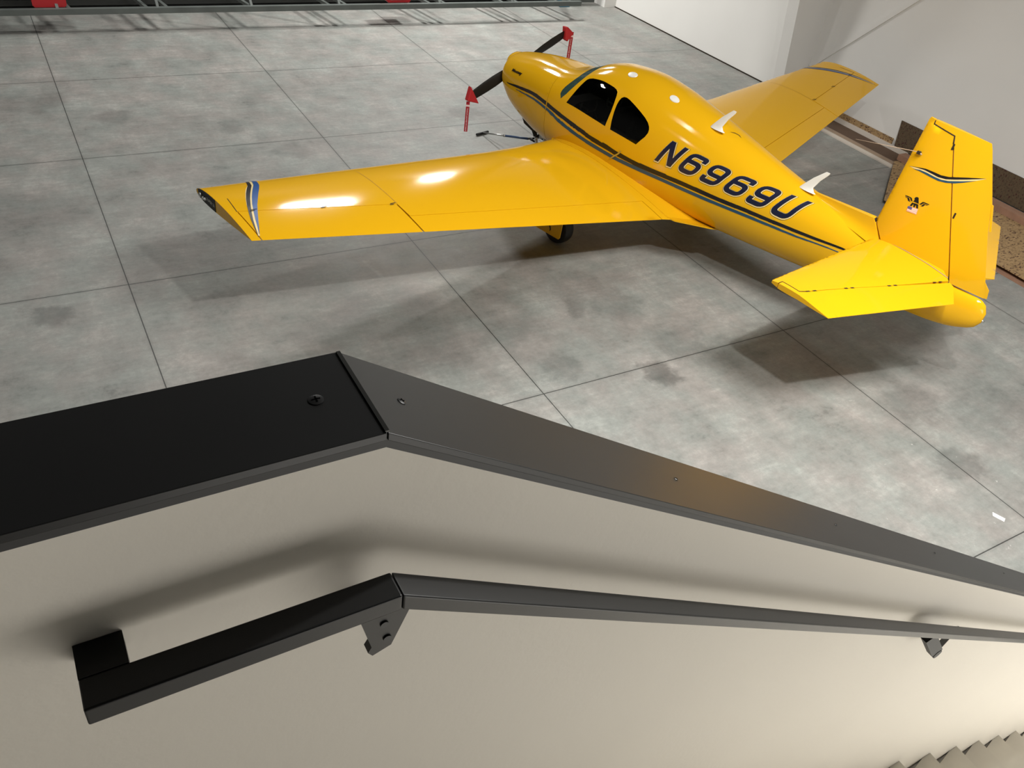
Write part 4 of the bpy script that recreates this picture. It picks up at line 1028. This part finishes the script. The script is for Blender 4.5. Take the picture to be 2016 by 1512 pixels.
for s in (1, -1):
    g_ = gear('main_gear', 2.64, 1.27 * s, .205, .15, .74)
    dr = bo('gear_door', *prism([(2.36, .115), (2.80, .135), (2.82, .16), (2.84, .58), (2.30, .60)], 'y', 1.405 * s, 1.413 * s), 'yellow', g_, smooth=False)
    V, F = ribbon([(2.60, .27), (2.63, .24), (2.65, .20), (2.64, .17)], [.004, .022, .018, .004], lambda a, b_: (a, 1.4155 * s, b_), .02); bo('scrape_mark', V, F, 'gap', dr, smooth=False)
ng = gear('nose_gear', .95, 0.0, .185, .13, .70)
bo('steering_link', *join(tube([(.80, 0, .40), (.86, 0, .50)], .016, 10), tube([(.815, -.05, .43), (.815, .05, .43)], .018, 10)), 'gap', ng)

# ------------------------------------------------------------------ covers on the propeller tips with their ribbons
def world(b_):
    c, s = math.cos(PSI), math.sin(PSI); x, y = b_[0], -b_[1]; return Vector((PX + x * c - y * s, PY + x * s + y * c, b_[2]))
def prop_cover(label, tri, foot, text_side):
    o0 = world((.235, foot[0], foot[1]))
    t = thing('propeller_tip_cover', label, 'cover', o0, (0, 0, PSI))
    def L(p): return (p[0] - .235, -(p[1] - foot[0]), p[2] - foot[1])
    n = len(tri); V = [L((.200, a, b_)) for a, b_ in tri] + [L((.275, a, b_)) for a, b_ in tri]
    o = mesh_obj('cover_pouch', V, [tuple(range(n)), tuple(range(2 * n - 1, n - 1, -1))] + [(i, (i + 1) % n, n + (i + 1) % n, n + i) for i in range(n)], M['red_fabric'], t)
    bv = o.modifiers.new('b', 'BEVEL'); bv.width = .012; bv.segments = 2
    # ribbon hangs straight down, faces the viewer's side; its upper end passes through a pale loop
    ang = Matrix.Rotation(math.radians(-38), 3, 'Z')
    def R(u, v, d=0): q = ang @ Vector((d, u, 0)); return (q.x + .01, q.y, v)
    wv, ln = .024, .42
    rb = mesh_obj('ribbon', [R(-wv, -.0, -.001), R(wv, -.0, -.001), R(wv, -ln, -.001), R(-wv, -ln, -.001), R(-wv, 0, .001), R(wv, 0, .001), R(wv, -ln, .001), R(-wv, -ln, .001)],
                  [(0, 1, 2, 3), (7, 6, 5, 4), (0, 4, 5, 1), (1, 5, 6, 2), (2, 6, 7, 3), (3, 7, 4, 0)], M['red_ribbon'], t)
    mesh_obj('ribbon_loop', [R(a, b_, c) for c in (-.003, .003) for a, b_ in ((-wv - .001, -.045), (wv + .001, -.045), (wv + .001, -.070), (-wv - .001, -.070))],
             [(0, 1, 2, 3), (7, 6, 5, 4), (0, 4, 5, 1), (1, 5, 6, 2), (2, 6, 7, 3), (3, 7, 4, 0)], M['pink'], rb)
    Vt, Ft, L_ = text_mesh('REMOVE BEFORE FLIGHT', .028, bold=.0004)
    for dd, sg in ((.0016, 1), (-.0016, -1)):
        k = .32 / L_
        mesh_obj('ribbon_lettering', [R((y * .72 - .0075) * sg, -.090 - (.32 - x * k) if sg > 0 else -.090 - (.32 - x * k), dd) for x, y in Vt], Ft, M['pink'], rb)
    return t
prop_cover('red cover on the left propeller tip, its ribbon hanging over the floor', [(.838, 1.036), (.677, .787), (.883, .850)], (.853, .835), 1)
prop_cover('red cover on the far upper propeller tip, beyond the cowling', [(-.775, 1.671), (-.825, 1.667), (-.957, 1.574), (-.851, 1.465), (-.804, 1.497)], (-.945, 1.585), 1)

# ------------------------------------------------------------------ tow bar hooked to the nose gear
tb = thing('tow_bar', 'blue and bare metal tow bar hooked to the nose gear, handle on the floor', 'tow bar', world((-.36, 0, 0)), (0, 0, PSI))
def L(b_): return (b_[0] + .36, -b_[1], b_[2])
mesh_obj('handle', *tube([L((-.36, .125, .022)), L((-.38, -.115, .022))], .018, 12), M['black'], tb, smooth=True)
mesh_obj('chrome_tube', *tube([L((-.36, 0, .030)), L((.16, 0, .178))], .011, 12), M['silver'], tb, smooth=True)
mesh_obj('collar', *tube([L((.10, 0, .161)), L((.14, 0, .172))], .019, 12), M['silver'], tb, smooth=True)
mesh_obj('blue_tube', *tube([L((.15, 0, .175)), L((.62, 0, .312))], .016, 12), M['blue_tube'], tb, smooth=True)
mesh_obj('fork', *join(tube([L((.61, 0, .309)), L((.70, .0, .345)), L((.76, .085, .37)), L((.84, .085, .37))], .014, 10), tube([L((.70, 0, .345)), L((.76, -.085, .37)), L((.84, -.085, .37))], .014, 10)), M['black'], tb, smooth=True)
